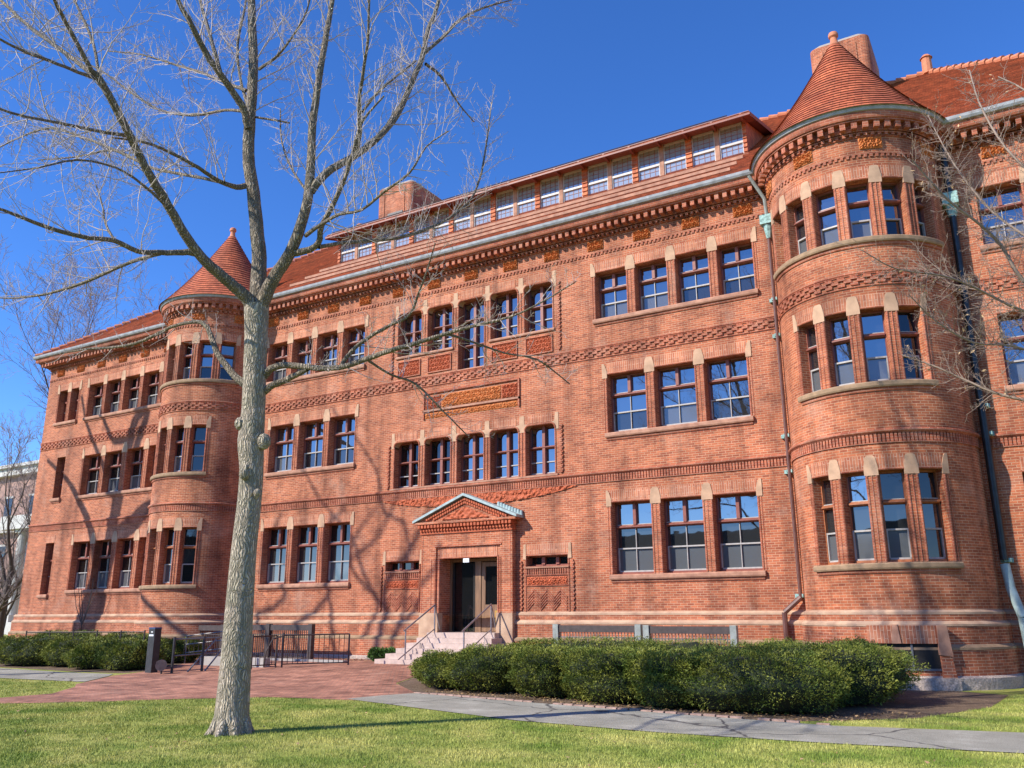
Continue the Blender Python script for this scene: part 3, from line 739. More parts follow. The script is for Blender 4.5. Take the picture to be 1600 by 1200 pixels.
for s_ in (px0+.06, px1-.06, DOOR[0]-.17, DOOR[1]+.17, px0+.45, px1-.45): pq.tube(FR(s_, PF-.005, 1.75), FR(s_, PF-.005, 3.62 if abs(s_) < 1.8 else 4.55), .022, n=6)
pq.sbox(FR, DOOR[0]-.2, DOOR[1]+.2, PF, PF+.03, 4.03, 4.08)
pq.build('moulding', BMOULD, porch)
st_ = Pieces()
for a, b in ((px0-.02, DOOR[0]+.005), (DOOR[1]-.005, px1+.02)):
    st_.piece().sbox(FR, a, b, 0, PF+.04, .2, 1.78)
st_.build('base_stone', BASEST, porch)
# entablature and pediment
PC = .05; hw = 2.12
en = MB(); en.sbox(FR, px0-.03, px1+.03, 0, PF+.05, 4.50, 4.60)
dent(en, FR, px0-.03, px1+.03, 4.60, 4.68, 0, PF+.12, .13, .075); en.sbox(FR, px0-.02, px1+.02, 0, PF+.04, 4.60, 4.70)
dent(en, FR, px0-.08, px1+.08, 4.71, 4.81, 0, PF+.19, .14, .09); en.sbox(FR, px0-.04, px1+.04, 0, PF+.11, 4.70, 4.84)
en.build('entablature', TERRAD, porch)
pe = MB(); pe.sbox(FR, PC-hw, PC+hw, 0, .46, 4.84, 4.92)
AP = 5.76
pe.spoly(FR, [(PC-hw, 4.92), (PC+hw, 4.92), (PC, AP-.02)], 0, .34)
pe.build('pediment', BRICK, porch)
tym = MB(); relief(tym, FR, PC-.98, PC+.98, 4.97, 5.0, .35, .05, .03, seed=3, lo=lambda s_: 4.97)
tym = MB()
nx = 44
for i in range(nx):
    a = PC-1.0+2.0*i/nx; b = a+2.0/nx
    za = 5.0+.40*(1-abs(a-PC)); zb_ = 5.0+.40*(1-abs(b-PC))
    for j in range(12):
        q = [(a, 4.98+(za-4.98)*j/12), (b, 4.98+(zb_-4.98)*j/12), (b, 4.98+(zb_-4.98)*(j+1)/12), (a, 4.98+(za-4.98)*(j+1)/12)]
        tym.face([FR(s_, .35+.06*max(0, min(1, .5+noise.noise(Vector((s_*10, z_*10, 0)))*1.2)), z_) for s_, z_ in q], q)
tym.build('tympanum', TERRAD, porch, True)
rk = MB()
sl_ = (AP-4.92)/hw; an = math.atan(sl_)
for sg in (-1, 1):
    n = 20
    for i in range(n):
        f_ = (i+.7)/n; x = PC+sg*hw*(1-f_)*.93; z = 4.92+(AP-4.92)*f_*.93-.05
        for off, dd in ((0, .42), (-.11, .39)):
            c_, s2 = math.cos(an), math.sin(an)*-sg
            q = [(-.038, -.04), (.038, -.04), (.038, .04), (-.038, .04)]
            pts = [(x+u*c_+v*0, z+off+v+u*s2) for u, v in q]
            if pts[0][1] > 4.93: rk.spoly(FR, pts, .3, dd)
rk.build('raking_dentils', TERRAD, porch)
lr = MB()
for sg in (-1, 1):
    e = (PC+sg*(hw+.06), 4.90); a_ = (PC, AP+.03)
    q = [e, (e[0], e[1]+.085), (a_[0], a_[1]+.06), (a_[0], a_[1]-.03)]
    if sg < 0: q = q[::-1]
    lr.spoly(FR, q if sg < 0 else q, -.0, .50)
lr.build('pediment_roof', LEADR, porch)
cr = MB()
for i in range(9):
    f_ = .02+.052*i; x = PC+(hw+.05)*(1-f_); z = 4.90+(AP-4.9)*f_+.1
    cr.tube((x, -.06, z-.03), (x, -.06, z+.13), .07, .05, 8); 
cr.build('cresting', LEADR, porch)
# door recess and doors
dr = MB(); Yd = .50
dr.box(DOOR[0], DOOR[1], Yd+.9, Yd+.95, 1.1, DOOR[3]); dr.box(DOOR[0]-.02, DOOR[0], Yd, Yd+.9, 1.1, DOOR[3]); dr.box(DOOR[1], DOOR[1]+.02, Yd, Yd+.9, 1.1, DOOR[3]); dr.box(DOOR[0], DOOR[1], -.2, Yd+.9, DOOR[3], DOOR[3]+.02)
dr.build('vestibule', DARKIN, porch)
fl = MB(); fl.box(DOOR[0]-.02, DOOR[1]+.02, -PF-.05, Yd+.9, .9, 1.13); fl.build('threshold', STEPST, porch)
df = MB()
df.box(DOOR[0], DOOR[0]+.10, Yd-.06, Yd+.06, 1.13, DOOR[3]); df.box(DOOR[1]-.08, DOOR[1], Yd-.06, Yd+.06, 1.13, DOOR[3]); df.box(DOOR[0]+.1, DOOR[1]-.08, Yd-.06, Yd+.06, DOOR[3]-.1, DOOR[3])
df.box(-.02, .22, Yd-.05, Yd+.05, 1.13, DOOR[3]-.1)
df.build('door_frame', DOORW, porch)
d2 = MB(); a, b = .24, 1.2
d2.box(a, a+.15, Yd-.03, Yd+.03, 1.15, 3.5); d2.box(b-.10, b, Yd-.03, Yd+.03, 1.15, 3.5); d2.box(a+.15, b-.1, Yd-.03, Yd+.03, 1.15, 2.05); d2.box(a+.15, b-.1, Yd-.03, Yd+.03, 3.35, 3.5)
d2.box(a+.2, b-.15, Yd-.045, Yd-.03, 1.3, 1.9)
door = d2.build('door', DOORW, porch)
d3 = MB(); d3.box(.39, 1.1, Yd, Yd+.02, 2.05, 3.35); d3.build('door_pane', GLASSK, porch)
d3 = MB(); d3.box(.80, 1.14, Yd-.055, Yd-.046, 1.2, 1.85); d3.build('kick_plate', BRASS, porch)
d4 = MB(); d4.box(DOOR[0]+.1, -.02, Yd-.0, Yd+.03, 1.15, 3.5); d4.build('open_door_pane', GLASSK, porch)
d5 = MB(); d5.box(DOOR[0]+.13, DOOR[0]+.19, Yd-.05, Yd-.01, 1.15, 3.5); d5.box(-.1, -.03, Yd-.05, Yd-.01, 1.15, 3.5); d5.build('door_stile', DARKIN, porch)
d6 = MB(); d6.box(-.10, .14, -PF+.04, -PF+.1, 3.47, 3.61); d6.build('door_notice', SIGNC, porch)
# niches beside the door
ni = Pieces(); nm_ = MB(); nc_ = Pieces(); nh = Pieces()
for (a, b) in SIDEN:
    cxn = (a+b)/2
    nh.piece().sbox(FR, a-.02, b+.02, 0, .012, 3.67, 3.98)
    for s_ in ((a-.1, a+.02) if a > 0 else (a-.12, a+.02), (b-.02, b+.12)):
        ni.piece().spoly(FR, [(s_[0], 3.5), (s_[1], 3.5), (s_[1]-(.02 if s_[0] > cxn else 0), 4.0), (s_[0]+(.04), 4.0)], -.01, .03)
    nm_.sbox(FR, a, b, 0, .03, 2.96, 3.0)
    n = int((b-a)/.085); p_ = (b-a)/n
    for i in range(n): c = a+(i+.5)*p_; nm_.sbox(FR, c-.025, c+.025, 0, .03, 3.0, 3.2)
    relief(nc_.piece(), FR, a+.05, b-.05, 2.66, 2.92, .005, .05, .025, seed=a)
    nm_.sbox(FR, a, b, 0, .035, 2.62, 2.655)
    # herringbone panel of raised bricks
    ncol = 6; wc = (b-a-.14)/ncol; hb = MB()
    for k in range(ncol):
        x = a+.07+k*wc; z = 1.80-wc
        while z < 2.56:
            u0, u1 = (z, z+wc) if k % 2 == 0 else (z+wc, z)
            if min(u0, u1) > 1.80 and max(u0, u1) < 2.54: hb.spoly(FR, [(x+.004, u0), (x+wc-.004, u1), (x+wc-.004, u1+.055), (x+.004, u0+.055)], 0, .028)
            z += .095
    hb.build('herringbone_panel', BMOULD, HALL)
    sillm2 = MB(); sillm2.sprofile(FR, a-.02, b+.02, [(0, 3.2), (.06, 3.2), (.07, 3.25), (-.3, 3.28)]); sillm2.build('sill', SILL, HALL)
    for s_ in (a-.16, b+.16):
        z = 1.85; k = 0
        while z < 3.4: nm_.spoly(FR, [(s_-.05+.03*(k % 2), z), (s_+.02+.03*(k % 2), z), (s_+.02+.03*(k % 2), z+.06), (s_-.05+.03*(k % 2), z+.06)], 0, .05); z += .07; k += 1
    for s_ in (a, b): nm_.tube(FR(s_, 0, 1.8), FR(s_, 0, 3.62), .03, n=6)
    roll(FR, nm_, a, b, 3.63, .03)
    wd = MB(); 
    wd.sbox(FR, a, b, -.36, -.28, 3.28, 3.33); wd.sbox(FR, a, b, -.36, -.28, 3.57, 3.62)
    for k in range(4): c = a+(b-a)*k/3; wd.sbox(FR, max(a, c-.06), min(b, c+.06), -.36, -.24, 3.33, 3.57)
    wo_ = wd.build('window', WOOD, HALL); g = MB(); g.sbox(FR, a, b, -.40, -.35, 3.27, 3.62); g.build('pane', GLASSK, wo_)
ni.build('cap_stone', SANDST, HALL); nm_.build('niche_moulding', BMOULD, HALL); nc_.build('carved_panel', TERRAD, HALL, False); nh.build('lintel', ARCH, HALL)

# ------- roofs
def tiled(mb, e0, e1, r0, r1, course=.17, mi=0):
    "tile courses from eave line e0-e1 up to ridge line r0-r1"
    e0, e1, r0, r1 = [np.array(p, float) for p in (e0, e1, r0, r1)]
    L = np.linalg.norm((r0+r1)/2-(e0+e1)/2); 
    up = np.cross(e1-e0, (r0+r1)/2-(e0+e1)/2); up /= np.linalg.norm(up); up = up if up[2] > 0 else -up
    # slope length measured perpendicular to the eave
    ev = (e1-e0)/np.linalg.norm(e1-e0); sv = (r0-e0)-((r0-e0)@ev)*ev; L = np.linalg.norm(sv); n = int(L/course)
    for i in range(n):
        a, b = i/n, (i+1)/n
        A0, A1 = e0+(r0-e0)*a+up*.034-np.array([0, 0, .006]), e1+(r1-e1)*a+up*.034-np.array([0, 0, .006]); B0, B1 = e0+(r0-e0)*b+up*.008, e1+(r1-e1)*b+up*.008
        uv = [((A0)@ev, i*course), (A1@ev, i*course), (B1@ev, (i+.97)*course), (B0@ev, (i+.97)*course)]
        mb.face([A0, A1, B1, B0], uv, mi)
        mb.face([A0-up*.032, A1-up*.032, A1, A0], [(uv[0][0], i*course+.05), (uv[1][0], i*course+.05), (uv[1][0], i*course+.09), (uv[0][0], i*course+.09)], mi)
ro = MB(); EX, EY, EZ = 27.85, -.62, 15.17; RY, RZ = 11.35, 24.05; HX = EX-(RY-EY)
tiled(ro, (-EX, EY, EZ), (EX, EY, EZ), (-HX, RY, RZ), (HX, RY, RZ))
tiled(ro, (EX, 23.32, EZ), (-EX, 23.32, EZ), (HX, RY, RZ), (-HX, RY, RZ), .6)
tiled(ro, (-EX, 23.32, EZ), (-EX, EY, EZ), (-HX, RY, RZ), (-HX, RY+.01, RZ), .3)
tiled(ro, (EX, EY, EZ), (EX, 23.32, EZ), (HX, RY, RZ), (HX, RY+.01, RZ), .3)
ROOF = ro.build('roof', TILE, HALL)
rd = MB()
def ridge(p, q, st=.42):
    p, q = np.array(p, float), np.array(q, float); L = np.linalg.norm(q-p); n = int(L/st)
    for i in range(n):
        a, b = p+(q-p)*i/n, p+(q-p)*(i+.96)/n
        rd.tube(a+[0, 0, .10], b+[0, 0, .05], .13, .10, 8)
ridge((-HX, RY, RZ), (HX, RY, RZ))
for sx in (-1, 1): ridge((EX*sx, EY, EZ), (HX*sx, RY, RZ)); rd.tube((HX*sx, RY, RZ), (HX*sx, RY, RZ+.75), .22, .2, 10); rd.tube((HX*sx, RY, RZ+.75), (HX*sx, RY, RZ+.9), .26, .14, 10)
rd.build('ridge_tiles', RIDGE, ROOF)
# long attic dormer
DY = 3.3; DX = 9.95; zb, zs, ze = 17.55, 17.98, 19.42
dm = MB(); dt = MB(); dwm = MB()
def droof(y): return ze+.02+(y-DY)*.30
for sx in (-1, 1):
    X = DX*sx; q = [(X, DY, zb), (X, DY, ze), (X, 10, droof(10)-.05), (X, 10, 22.5)]
    dt.face(q if sx < 0 else q[::-1])
dt.box(-DX, DX, DY, DY+.1, zb, zs-.12); 
dwm.box(-DX-.05, DX+.05, DY-.14, DY+.02, zs-.14, zs-.02); dwm.box(-DX-.05, DX+.05, DY-.07, DY+.02, zs-.24, zs-.14); dwm.box(-DX-.1, DX+.1, DY-.22, DY-.10, zs-.11, zs-.04)
dwm.box(-DX-.05, DX+.05, DY-.30, DY-.06, zs-.52, zs-.24)
for q in (1.0, 1.9, 2.8): y = DY-q-.1; z = EZ+(y-EY)*.7418+.07; dwm.box(-DX-.1, DX+.1, y-.03, y+.03, z-.04, z+.07)

npairs = 9; pit = 2*DX/npairs
for i in range(npairs+1):
    x = -DX+i*pit; a, b = max(-DX-.02, x-.12), min(DX+.02, x+.12)
    for k in range(8):
        z = zs-.02+k*(ze-zs+.02)/8
        dt.face([(a, DY-.05, z), (b, DY-.05, z), (b, DY+.0, z+.185), (a, DY+.0, z+.185)]); dt.face([(a, DY, z), (b, DY, z), (b, DY-.05, z), (a, DY-.05, z)][::-1])
        dt.face([(b, DY-.05, z), (b, DY+.15, z), (b, DY+.15, z+.185), (b, DY, z+.185)]); dt.face([(a, DY+.15, z), (a, DY-.05, z), (a, DY, z+.185), (a, DY+.15, z+.185)])
DORM = dt.build('dormer', tile_mat('hung_tile', (.62, .19, .07), (.50, .13, .05), .3, .18), HALL); dwm.build('dormer_sill', SILL, DORM)
lw_ = MB(); lw_.box(-DX-.1, DX+.1, DY-.36, DY-.30, zs-.42, zs-.37); lw_.build('flashing', SANDST, DORM)
FD = Flat(0, DY, 0, 0)
for i in range(npairs):
    a, b = -DX+i*pit+.12, -DX+(i+1)*pit-.12; c = (a+b)/2
    f = MB(); f.sbox(FD, c-.085, c+.085, -.15, .0, zs, ze)
    f.build('dormer_mullion', SILL, DORM)
    for p, q in ((a, c-.085), (c+.085, b)):
        f = MB(); ld = MB(); f.sbox(FD, p, p+.04, -.12, -.04, zs, ze); f.sbox(FD, q-.04, q, -.12, -.04, zs, ze); f.sbox(FD, p, q, -.12, -.03, zs, zs+.07); f.sbox(FD, p, q, -.12, -.03, zs+.60, zs+.69); f.sbox(FD, p, q, -.12, -.04, ze-.07, ze)
        for k in range(1, 4):
            x = p+(q-p)*k/4; ld.sbox(FD, x-.009, x+.009, -.105, -.085, zs+.07, ze-.07)
        for z in (zs+.22, zs+.42, zs+.84, zs+1.02, zs+1.2): ld.sbox(FD, p, q, -.105, -.085, z-.008, z+.008)
        o = f.build('dormer_window', plain('attic_sash', (.50, .46, .42), .5, .1, 5, 0) if 'attic_sash' not in MATS else MATS['attic_sash'], HALL)
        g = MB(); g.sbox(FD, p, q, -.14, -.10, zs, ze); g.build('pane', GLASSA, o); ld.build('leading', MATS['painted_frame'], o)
dr_ = MB(); tiled(dr_, (-DX-.35, DY-.62, ze-.10), (DX+.35, DY-.62, ze-.10), (-DX-.35, 9.8, ze-.10+(9.8-DY+.62)*.30), (DX+.35, 9.8, ze-.10+(9.8-DY+.62)*.30), .22)
dr_.build('dormer_roof', TILE, DORM)
fa = MB()
fa.box(-DX-.35, DX+.35, DY-.62, DY-.56, ze-.17, ze-.085); fa.box(-DX-.3, DX+.3, DY-.56, DY+.2, ze+.0, ze+.03)
k = -DX
while k < DX: fa.box(k-.04, k+.04, DY-.56, DY, ze-.12, ze-.0); k += 1.105
for sx in (-1, 1):
    y0, y1 = DY-.62, 9.8
    fa.face([(sx*(DX+.35), y0, ze-.22), (sx*(DX+.35), y1, ze-.22+(y1-y0)*.3), (sx*(DX+.35), y1, ze-.06+(y1-y0)*.3), (sx*(DX+.35), y0, ze-.06)])
    fa.face([(sx*(DX+.0), y0, ze-.15), (sx*(DX+.0), y1, ze-.15+(y1-y0)*.3), (sx*(DX+.35), y1, ze-.15+(y1-y0)*.3), (sx*(DX+.35), y0, ze-.15)])
fa.build('dormer_eave', WOOD, DORM)
sg_ = MB()
for y, z in ((DY-.35, ze+.16), (DY-.25, ze+.27)): sg_.tube((-DX-.3, y, z), (DX-.6, y, z+.0), .018, n=5)
x = -DX-.3
while x < DX-.5: sg_.tube((x, DY-.4, ze-.03), (x, DY-.22, ze+.29), .014, n=4); x += 1.4
sg_.build('snow_guard', BRIRON, DORM)
# chimneys
for sx, zt, xw in ((1, 25.3, (11.55, 13.95)), (-1, 25.15, (-12.5, -9.95))):
    ch = MB(); x0, x1 = xw; y0, y1 = 8.9, 12.2; r = .32
    def ring(x0, x1, y0, y1, r):
        pts = []
        for cx, cy, a0 in ((x1-r, y0+r, -90), (x1-r, y1-r, 0), (x0+r, y1-r, 90), (x0+r, y0+r, 180)):
            for k in range(6): a = rad(a0+90*k/5); pts.append((cx+r*math.cos(a), cy+r*math.sin(a)))
        return pts
    R0 = ring(x0, x1, y0, y1, r); u = 0
    for a, b in zip(R0, R0[1:]+R0[:1]):
        l = math.hypot(b[0]-a[0], b[1]-a[1]); ch.face([(*a, 19), (*b, 19), (*b, zt), (*a, zt)], [(u, 0), (u+l, 0), (u+l, zt-19), (u, zt-19)]); u += l
    R1 = ring(x0+.25, x1-.25, y0+.25, y1-.25, r-.1)
    for (a, b), (c, d) in zip(zip(R0, R0[1:]+R0[:1]), zip(R1, R1[1:]+R1[:1])): ch.face([(*a, zt), (*b, zt), (*d, zt+.25), (*c, zt+.25)], None, 1)
    ch.face([(*p, zt+.25) for p in R1], None, 1)
    # sunk panel lines
    w3 = (x1-x0)
    for f_ in (.22, .78): ch.box(x0+w3*f_-.03, x0+w3*f_+.03, y0-.035, y0+.01, 21, zt-.25)
    c_ = ch.build('chimney', [BRICK, plain('chimney_cap', (.33, .29, .24), .9, .2, 4) if 'chimney_cap' not in MATS else MATS['chimney_cap']], HALL)
    if sx < 0:
        v = MB(); v.box(x0+.85, x1-.65, y0-.03, y0+.02, 22.6, 23.5); v.build('chimney_louvre', IRON, c_)
# ------- downpipes
def bracket(mb, x, z, y=-.02):
    mb.box(x-.17, x+.12, y-.09, y, z-.06, z+.05); mb.box(x-.08, x+.08, y-.20, y-.02, z-.045, z+.045)
dp = MB(); x = 11.24; yy = -.17
dp.tube((x, yy, 13.0), (x, yy, 2.15), .055, n=8)
dp.path([(x, yy, 2.15), (x-.45, yy-.12, 1.75), (x-.45, yy-.12, .8)], .075, 8)
DP = dp.build('downpipe', PIPE, HALL, True)
hd = MB(); hd.box(x-.2, x+.2, yy-.18, yy+.1, 13.45, 13.75); hd.tube((x, yy, 13.45), (x, yy, 13.0), .15, .07, 8)
for z in (11.0, 9.85, 6.75, 5.7, 2.2): q = MB(); bracket(q, x, z, -.0); q.build('pipe_bracket', VERDI, DP)
hd.build('rainwater_head', VERDI, DP)
lk = MB(); lk.path([(x-.35, -.62, 15.05), (x-.0, -.3, 14.3), (x, yy, 13.75)], .06, 8); lk.build('leader', GREYPOST, DP, True)
dp = MB(); x = 16.32; yy = -.22
dp.tube((x, yy, 15.0), (x, yy, 3.0), .10, n=10)
DP = dp.build('downpipe', PIPED, HALL, True)
q = MB(); q.path([(x, yy, 2.9), (x+.05, yy-.05, 2.3), (x+.22, yy-.20, 1.6), (x+.28, yy-.25, .45)], .115, 10); q.build('pipe_foot', LEADR, DP, True)
q = MB(); q.tube((x+.28, yy-.25, .47), (x+.28, yy-.25, -.1), .11, n=10); q.build('stone_boot', GREYPOST, DP)
q = MB(); q.box(x-.2, x+.2, yy-.2, yy+.15, 12.75, 13.1); q.tube((x, yy, 12.75), (x, yy, 12.4), .17, .1, 8)
q.build('rainwater_head', VERDI, DP)
for z in (10.5, 7.0, 6.25, 3.0): q = MB(); bracket(q, x+.08, z, -.02); q.build('pipe_bracket', VERDI, DP)

# ------------------------------------------------------------------ entrance steps
ST = empty('entrance_steps', (0, -1.5, GZ)); tag(ST, 'pale stone steps rising to the pedimented doorway, with metal handrails', 'steps')
n = 6
for k in range(n):
    z1 = 1.13-.163*k; m = MB()
    y0 = -.62-.34*k; xl = -1.30-.17*k; xr = 1.45+.10*k
    m.box(xl, xr, y0, (-.28 if k == 0 else -.28), -.2 if k == n-1 else z1-.163-.02, z1)
    o = m.build('step', STEPST); put(o, ST, (0, -1.5, GZ))
for xx in (-1.02, 1.28):
    h = MB(); yA, yB = -.55, -2.15
    zA, zB = 1.13, .35
    h.path([(xx, yA-.0, zA+.92), (xx, yB-.1, zB+.86)], .028, 8); h.tube((xx, yA, zA), (xx, yA, zA+.92), .025, n=8); h.tube((xx, yB, zB-.05), (xx, yB, zB+.9), .025, n=8)
    h.path([(xx, yA, zA+.12), (xx, yB-.35, zB-.02)], .02, 6)
    for t_ in (.25, .5, .75): h.tube((xx, yA+(yB-yA)*t_, zA+(zB-zA)*t_-.12), (xx, yA+(yB-yA)*t_, zA+(zB-zA)*t_+.08), .015, n=6)
    h.path([(xx, yA, zA+.92), (xx, yA+.30, zA+.1)], .022, 6)
    o = h.build('handrail', RAIL, None, True); put(o, ST, (0, -1.5, GZ))

# ------------------------------------------------------------------ ground
def sheet(name, poly, mat, dz, grid=1.0, kind='structure'):
    bm = bmesh.new(); vs = [bm.verts.new((x, y, 0)) for x, y in poly]; f = bm.faces.new(vs)
    bm.normal_update()
    if f.normal.z < 0: f.normal_flip()
    xs = [p[0] for p in poly]; ys = [p[1] for p in poly]
    for ax, lo, hi in ((0, max(min(xs), -40), min(max(xs), 30)), (1, max(min(ys), -20), min(max(ys), 5))):
        t = math.ceil(lo/grid)*grid
        while t < hi:
            co = [0, 0, 0]; no = [0, 0, 0]; co[ax] = t; no[ax] = 1
            bmesh.ops.bisect_plane(bm, geom=bm.verts[:]+bm.edges[:]+bm.faces[:], dist=1e-5, plane_co=co, plane_no=no); t += grid
    for v in bm.verts: v.co.z = hterr(v.co.x, v.co.y)+dz
    me = bpy.data.meshes.new(name); uvl = bm.loops.layers.uv.new('UVMap')
    for f in bm.faces:
        for l in f.loops: l[uvl].uv = (l.vert.co.x*.8+l.vert.co.y*.6, -l.vert.co.x*.6+l.vert.co.y*.8)
    bm.to_mesh(me); bm.free(); me.materials.append(mat)
    o = bpy.data.objects.new(name, me); C.objects.link(o); o['kind'] = kind; return o
sheet('lawn', [(-900, -900), (900, -900), (900, 900), (-900, 900)], LAWN, 0)
near = [(-9, -23), (-1.59, -14.81), (-.2, -13.61), (.9, -12.3), (2.3, -11.1), (4.4, -10.75)]
far_ = [(4.6, -8.9), (2.7, -7.3), (1.9, -5.0), (1.8, -2.2), (1.6, -.2), (-16, -.2), (-16, -3.4), (-9.2, -3.4), (-7.3, -6.6), (-6.9, -8.6), (-5.0, -10.95), (-4.2, -11.5), (-2.9, -12.9), (-2.9, -14.2), (-5, -16.5), (-12, -23)]
sheet('brick_pavement', near+far_, PAVER, .008)
sheet('asphalt_path', [(4.0, -10.6), (4.4, -10.75), (7.36, -11.63), (9.13, -12.15), (11.85, -12.4), (14.24, -12.3), (16.54, -12.0), (40, -11.0), (40, -8.6), (16.5, -9.81), (13.87, -10.33), (10.92, -9.95), (7.65, -9.40), (4.5, -8.9), (4.2, -9.6)], ASPH, .012)
sheet('planting_bed', [(4.45, -8.88), (7.65, -9.36), (10.92, -9.91), (13.0, -10.15), (14.9, -8.6), (15.9, -6.0), (16.1, -3.1), (11.2, -.3), (1.8, -.3), (1.85, -2.2), (1.95, -5.0), (2.75, -7.3)], SOIL, .005)
sheet('asphalt_walk', [(-60, -6.2), (-60, -11.5), (-9.4, -10.7), (-5.8, -10.4), (-5.6, -10.3), (-6.85, -8.75), (-7.4, -8.2), (-9.24, -8.4), (-12.67, -8.2)], ASPH, .012)
sheet('left_bed', [(-40, -7.9), (-12.67, -7.9), (-9.24, -8.1), (-7.4, -7.9), (-7.1, -6.7), (-9.0, -3.5), (-16, -3.5), (-16, -.2), (-40, -.2)], SOIL, .005)
# brick edging of the bed
eg = MB(); line = [(4.5, -8.9), (7.65, -9.38), (10.92, -9.93), (13.87, -10.31)]
for (a, b) in zip(line, line[1:]):
    L = math.hypot(b[0]-a[0], b[1]-a[1]); n = int(L/.24)
    for i in range(n):
        if random.random() < .12: continue
        x = a[0]+(b[0]-a[0])*i/n; y = a[1]+(b[1]-a[1])*i/n; j = random.uniform(-.015, .015)
        eg.box(x, x+.2, y+j+.0, y+.09+j, -.03, .035+j*.4)
tag(eg.build('brick_edging', plain('edging', (.42, .27, .21), .9, .3, 8)), 'low row of bricks edging the planting bed beside the asphalt path', 'edging')

# grass blades on the near lawn
def inpoly(P, poly):
    x, y = P[:, 0], P[:, 1]; c = np.zeros(len(P), bool); n = len(poly)
    for i in range(n):
        x0, y0 = poly[i]; x1, y1 = poly[(i+1) % n]
        m = ((y0 > y) != (y1 > y)); c ^= m & (x < (x1-x0)*(y-y0)/((y1-y0)+1e-12)+x0)
    return c
def grass(name, poly, N, hmin, hmax, label):
    P = []
    xs = [p[0] for p in poly]; ys = [p[1] for p in poly]
    Q = np.column_stack([rng.uniform(min(xs), max(xs), N*3), rng.uniform(min(ys), max(ys), N*3)]); Q = Q[inpoly(Q, poly)][:N]
    pz = np.array([noise.noise(Vector((x*.9, y*.9, 5)))+.6*noise.noise(Vector((x*3.5, y*3.5, 5))) for x, y in Q]); Q = Q[(pz > -.42) | (rng.uniform(0, 1, len(Q)) < .25)]
    n = len(Q); nzv = np.array([noise.noise(Vector((x*1.7, y*1.7, 0))) for x, y in Q])
    h = rng.uniform(hmin, hmax, n)*(1+.6*nzv)*np.where(rng.uniform(0, 1, n) < .02, 1.8, 1); th = rng.uniform(0, 2*PI, n); wd = rng.uniform(.003, .006, n)
    ln = rng.normal(0, .35, (n, 2))*h[:, None]
    z = np.array([hterr(x, y) for x, y in Q]) if max(ys) > -9.5 else np.zeros(n)
    b0 = np.column_stack([Q[:, 0]-np.cos(th)*wd, Q[:, 1]-np.sin(th)*wd, z-.003]); b1 = np.column_stack([Q[:, 0]+np.cos(th)*wd, Q[:, 1]+np.sin(th)*wd, z-.003])
    t = np.column_stack([Q+ln, z+h])
    V = np.stack([b0, b1, t], 1).reshape(-1, 3); F = np.arange(3*n).reshape(-1, 3)
    o = raw(name, V, F, BLADE); tag(o, label, 'grass', kind='stuff')
grass('grass', [(-3, -21), (17.5, -21), (22, -12.3), (16.54, -12.08), (14.24, -12.36), (11.85, -12.48), (9.13, -12.22), (7.36, -11.70), (4.4, -10.82), (2.3, -11.2), (.9, -12.4), (-.2, -13.7), (-1.59, -14.9)], 420000, .018, .042, 'short sunlit winter grass of the front lawn')
grass('grass', [(13.3, -10.2), (16.5, -9.7), (22, -9.5), (22, -3), (16.2, -3), (15.9, -6.0), (14.9, -8.6)], 60000, .018, .042, 'short green grass between the asphalt path and the right turret')
grass('grass', [(-14, -10.8), (-9.4, -10.8), (-5.8, -10.5), (-5.0, -11.0), (-4.25, -11.55), (-2.97, -12.95), (-2.97, -14.2), (-6, -17.5), (-14, -17)], 60000, .018, .042, 'small patch of green grass between the brick walk and the asphalt walk')
# fallen leaves
def litter(name, poly, N, sz, label, z0=.02):
    xs = [p[0] for p in poly]; ys = [p[1] for p in poly]
    Q = np.column_stack([rng.uniform(min(xs), max(xs), N*4), rng.uniform(min(ys), max(ys), N*4)]); Q = Q[inpoly(Q, poly)][:N]; V = []
    for x, y in Q:
        s_ = sz*random.uniform(.5, 1.2); a = random.uniform(0, 2*PI); z = hterr(x, y)+z0
        q = [(-s_, 0), (0, -s_*.6), (s_, 0), (0, s_*.6)]
        V += [(x+u*math.cos(a)-v*math.sin(a), y+u*math.sin(a)+v*math.cos(a), z+random.uniform(0, .03)) for u, v in q]
    o = raw(name, V, np.arange(len(V)).reshape(-1, 4), LITTER); tag(o, label, 'leaves', kind='stuff')
litter('fallen_leaves', [(4.5, -8.8), (7.65, -9.3), (10.92, -9.85), (13.8, -10.2), (15, -8), (13, -8.5), (10, -8.6), (5, -7.8)], 900, .035, 'dry fallen leaves on the soil in front of the long yew hedge')
litter('fallen_leaves', [(-15, -3.6), (-15, -.4), (-3.3, -.4), (-3.3, -2.2)], 900, .045, 'dry fallen leaves along the foot of the wall behind the bicycle barriers')
litter('fallen_leaves', [(0, -18), (17, -18), (18, -12.5), (9, -12.5), (4.4, -11), (1, -12.5)], 190, .028, 'few dry leaves scattered on the front lawn', .035)

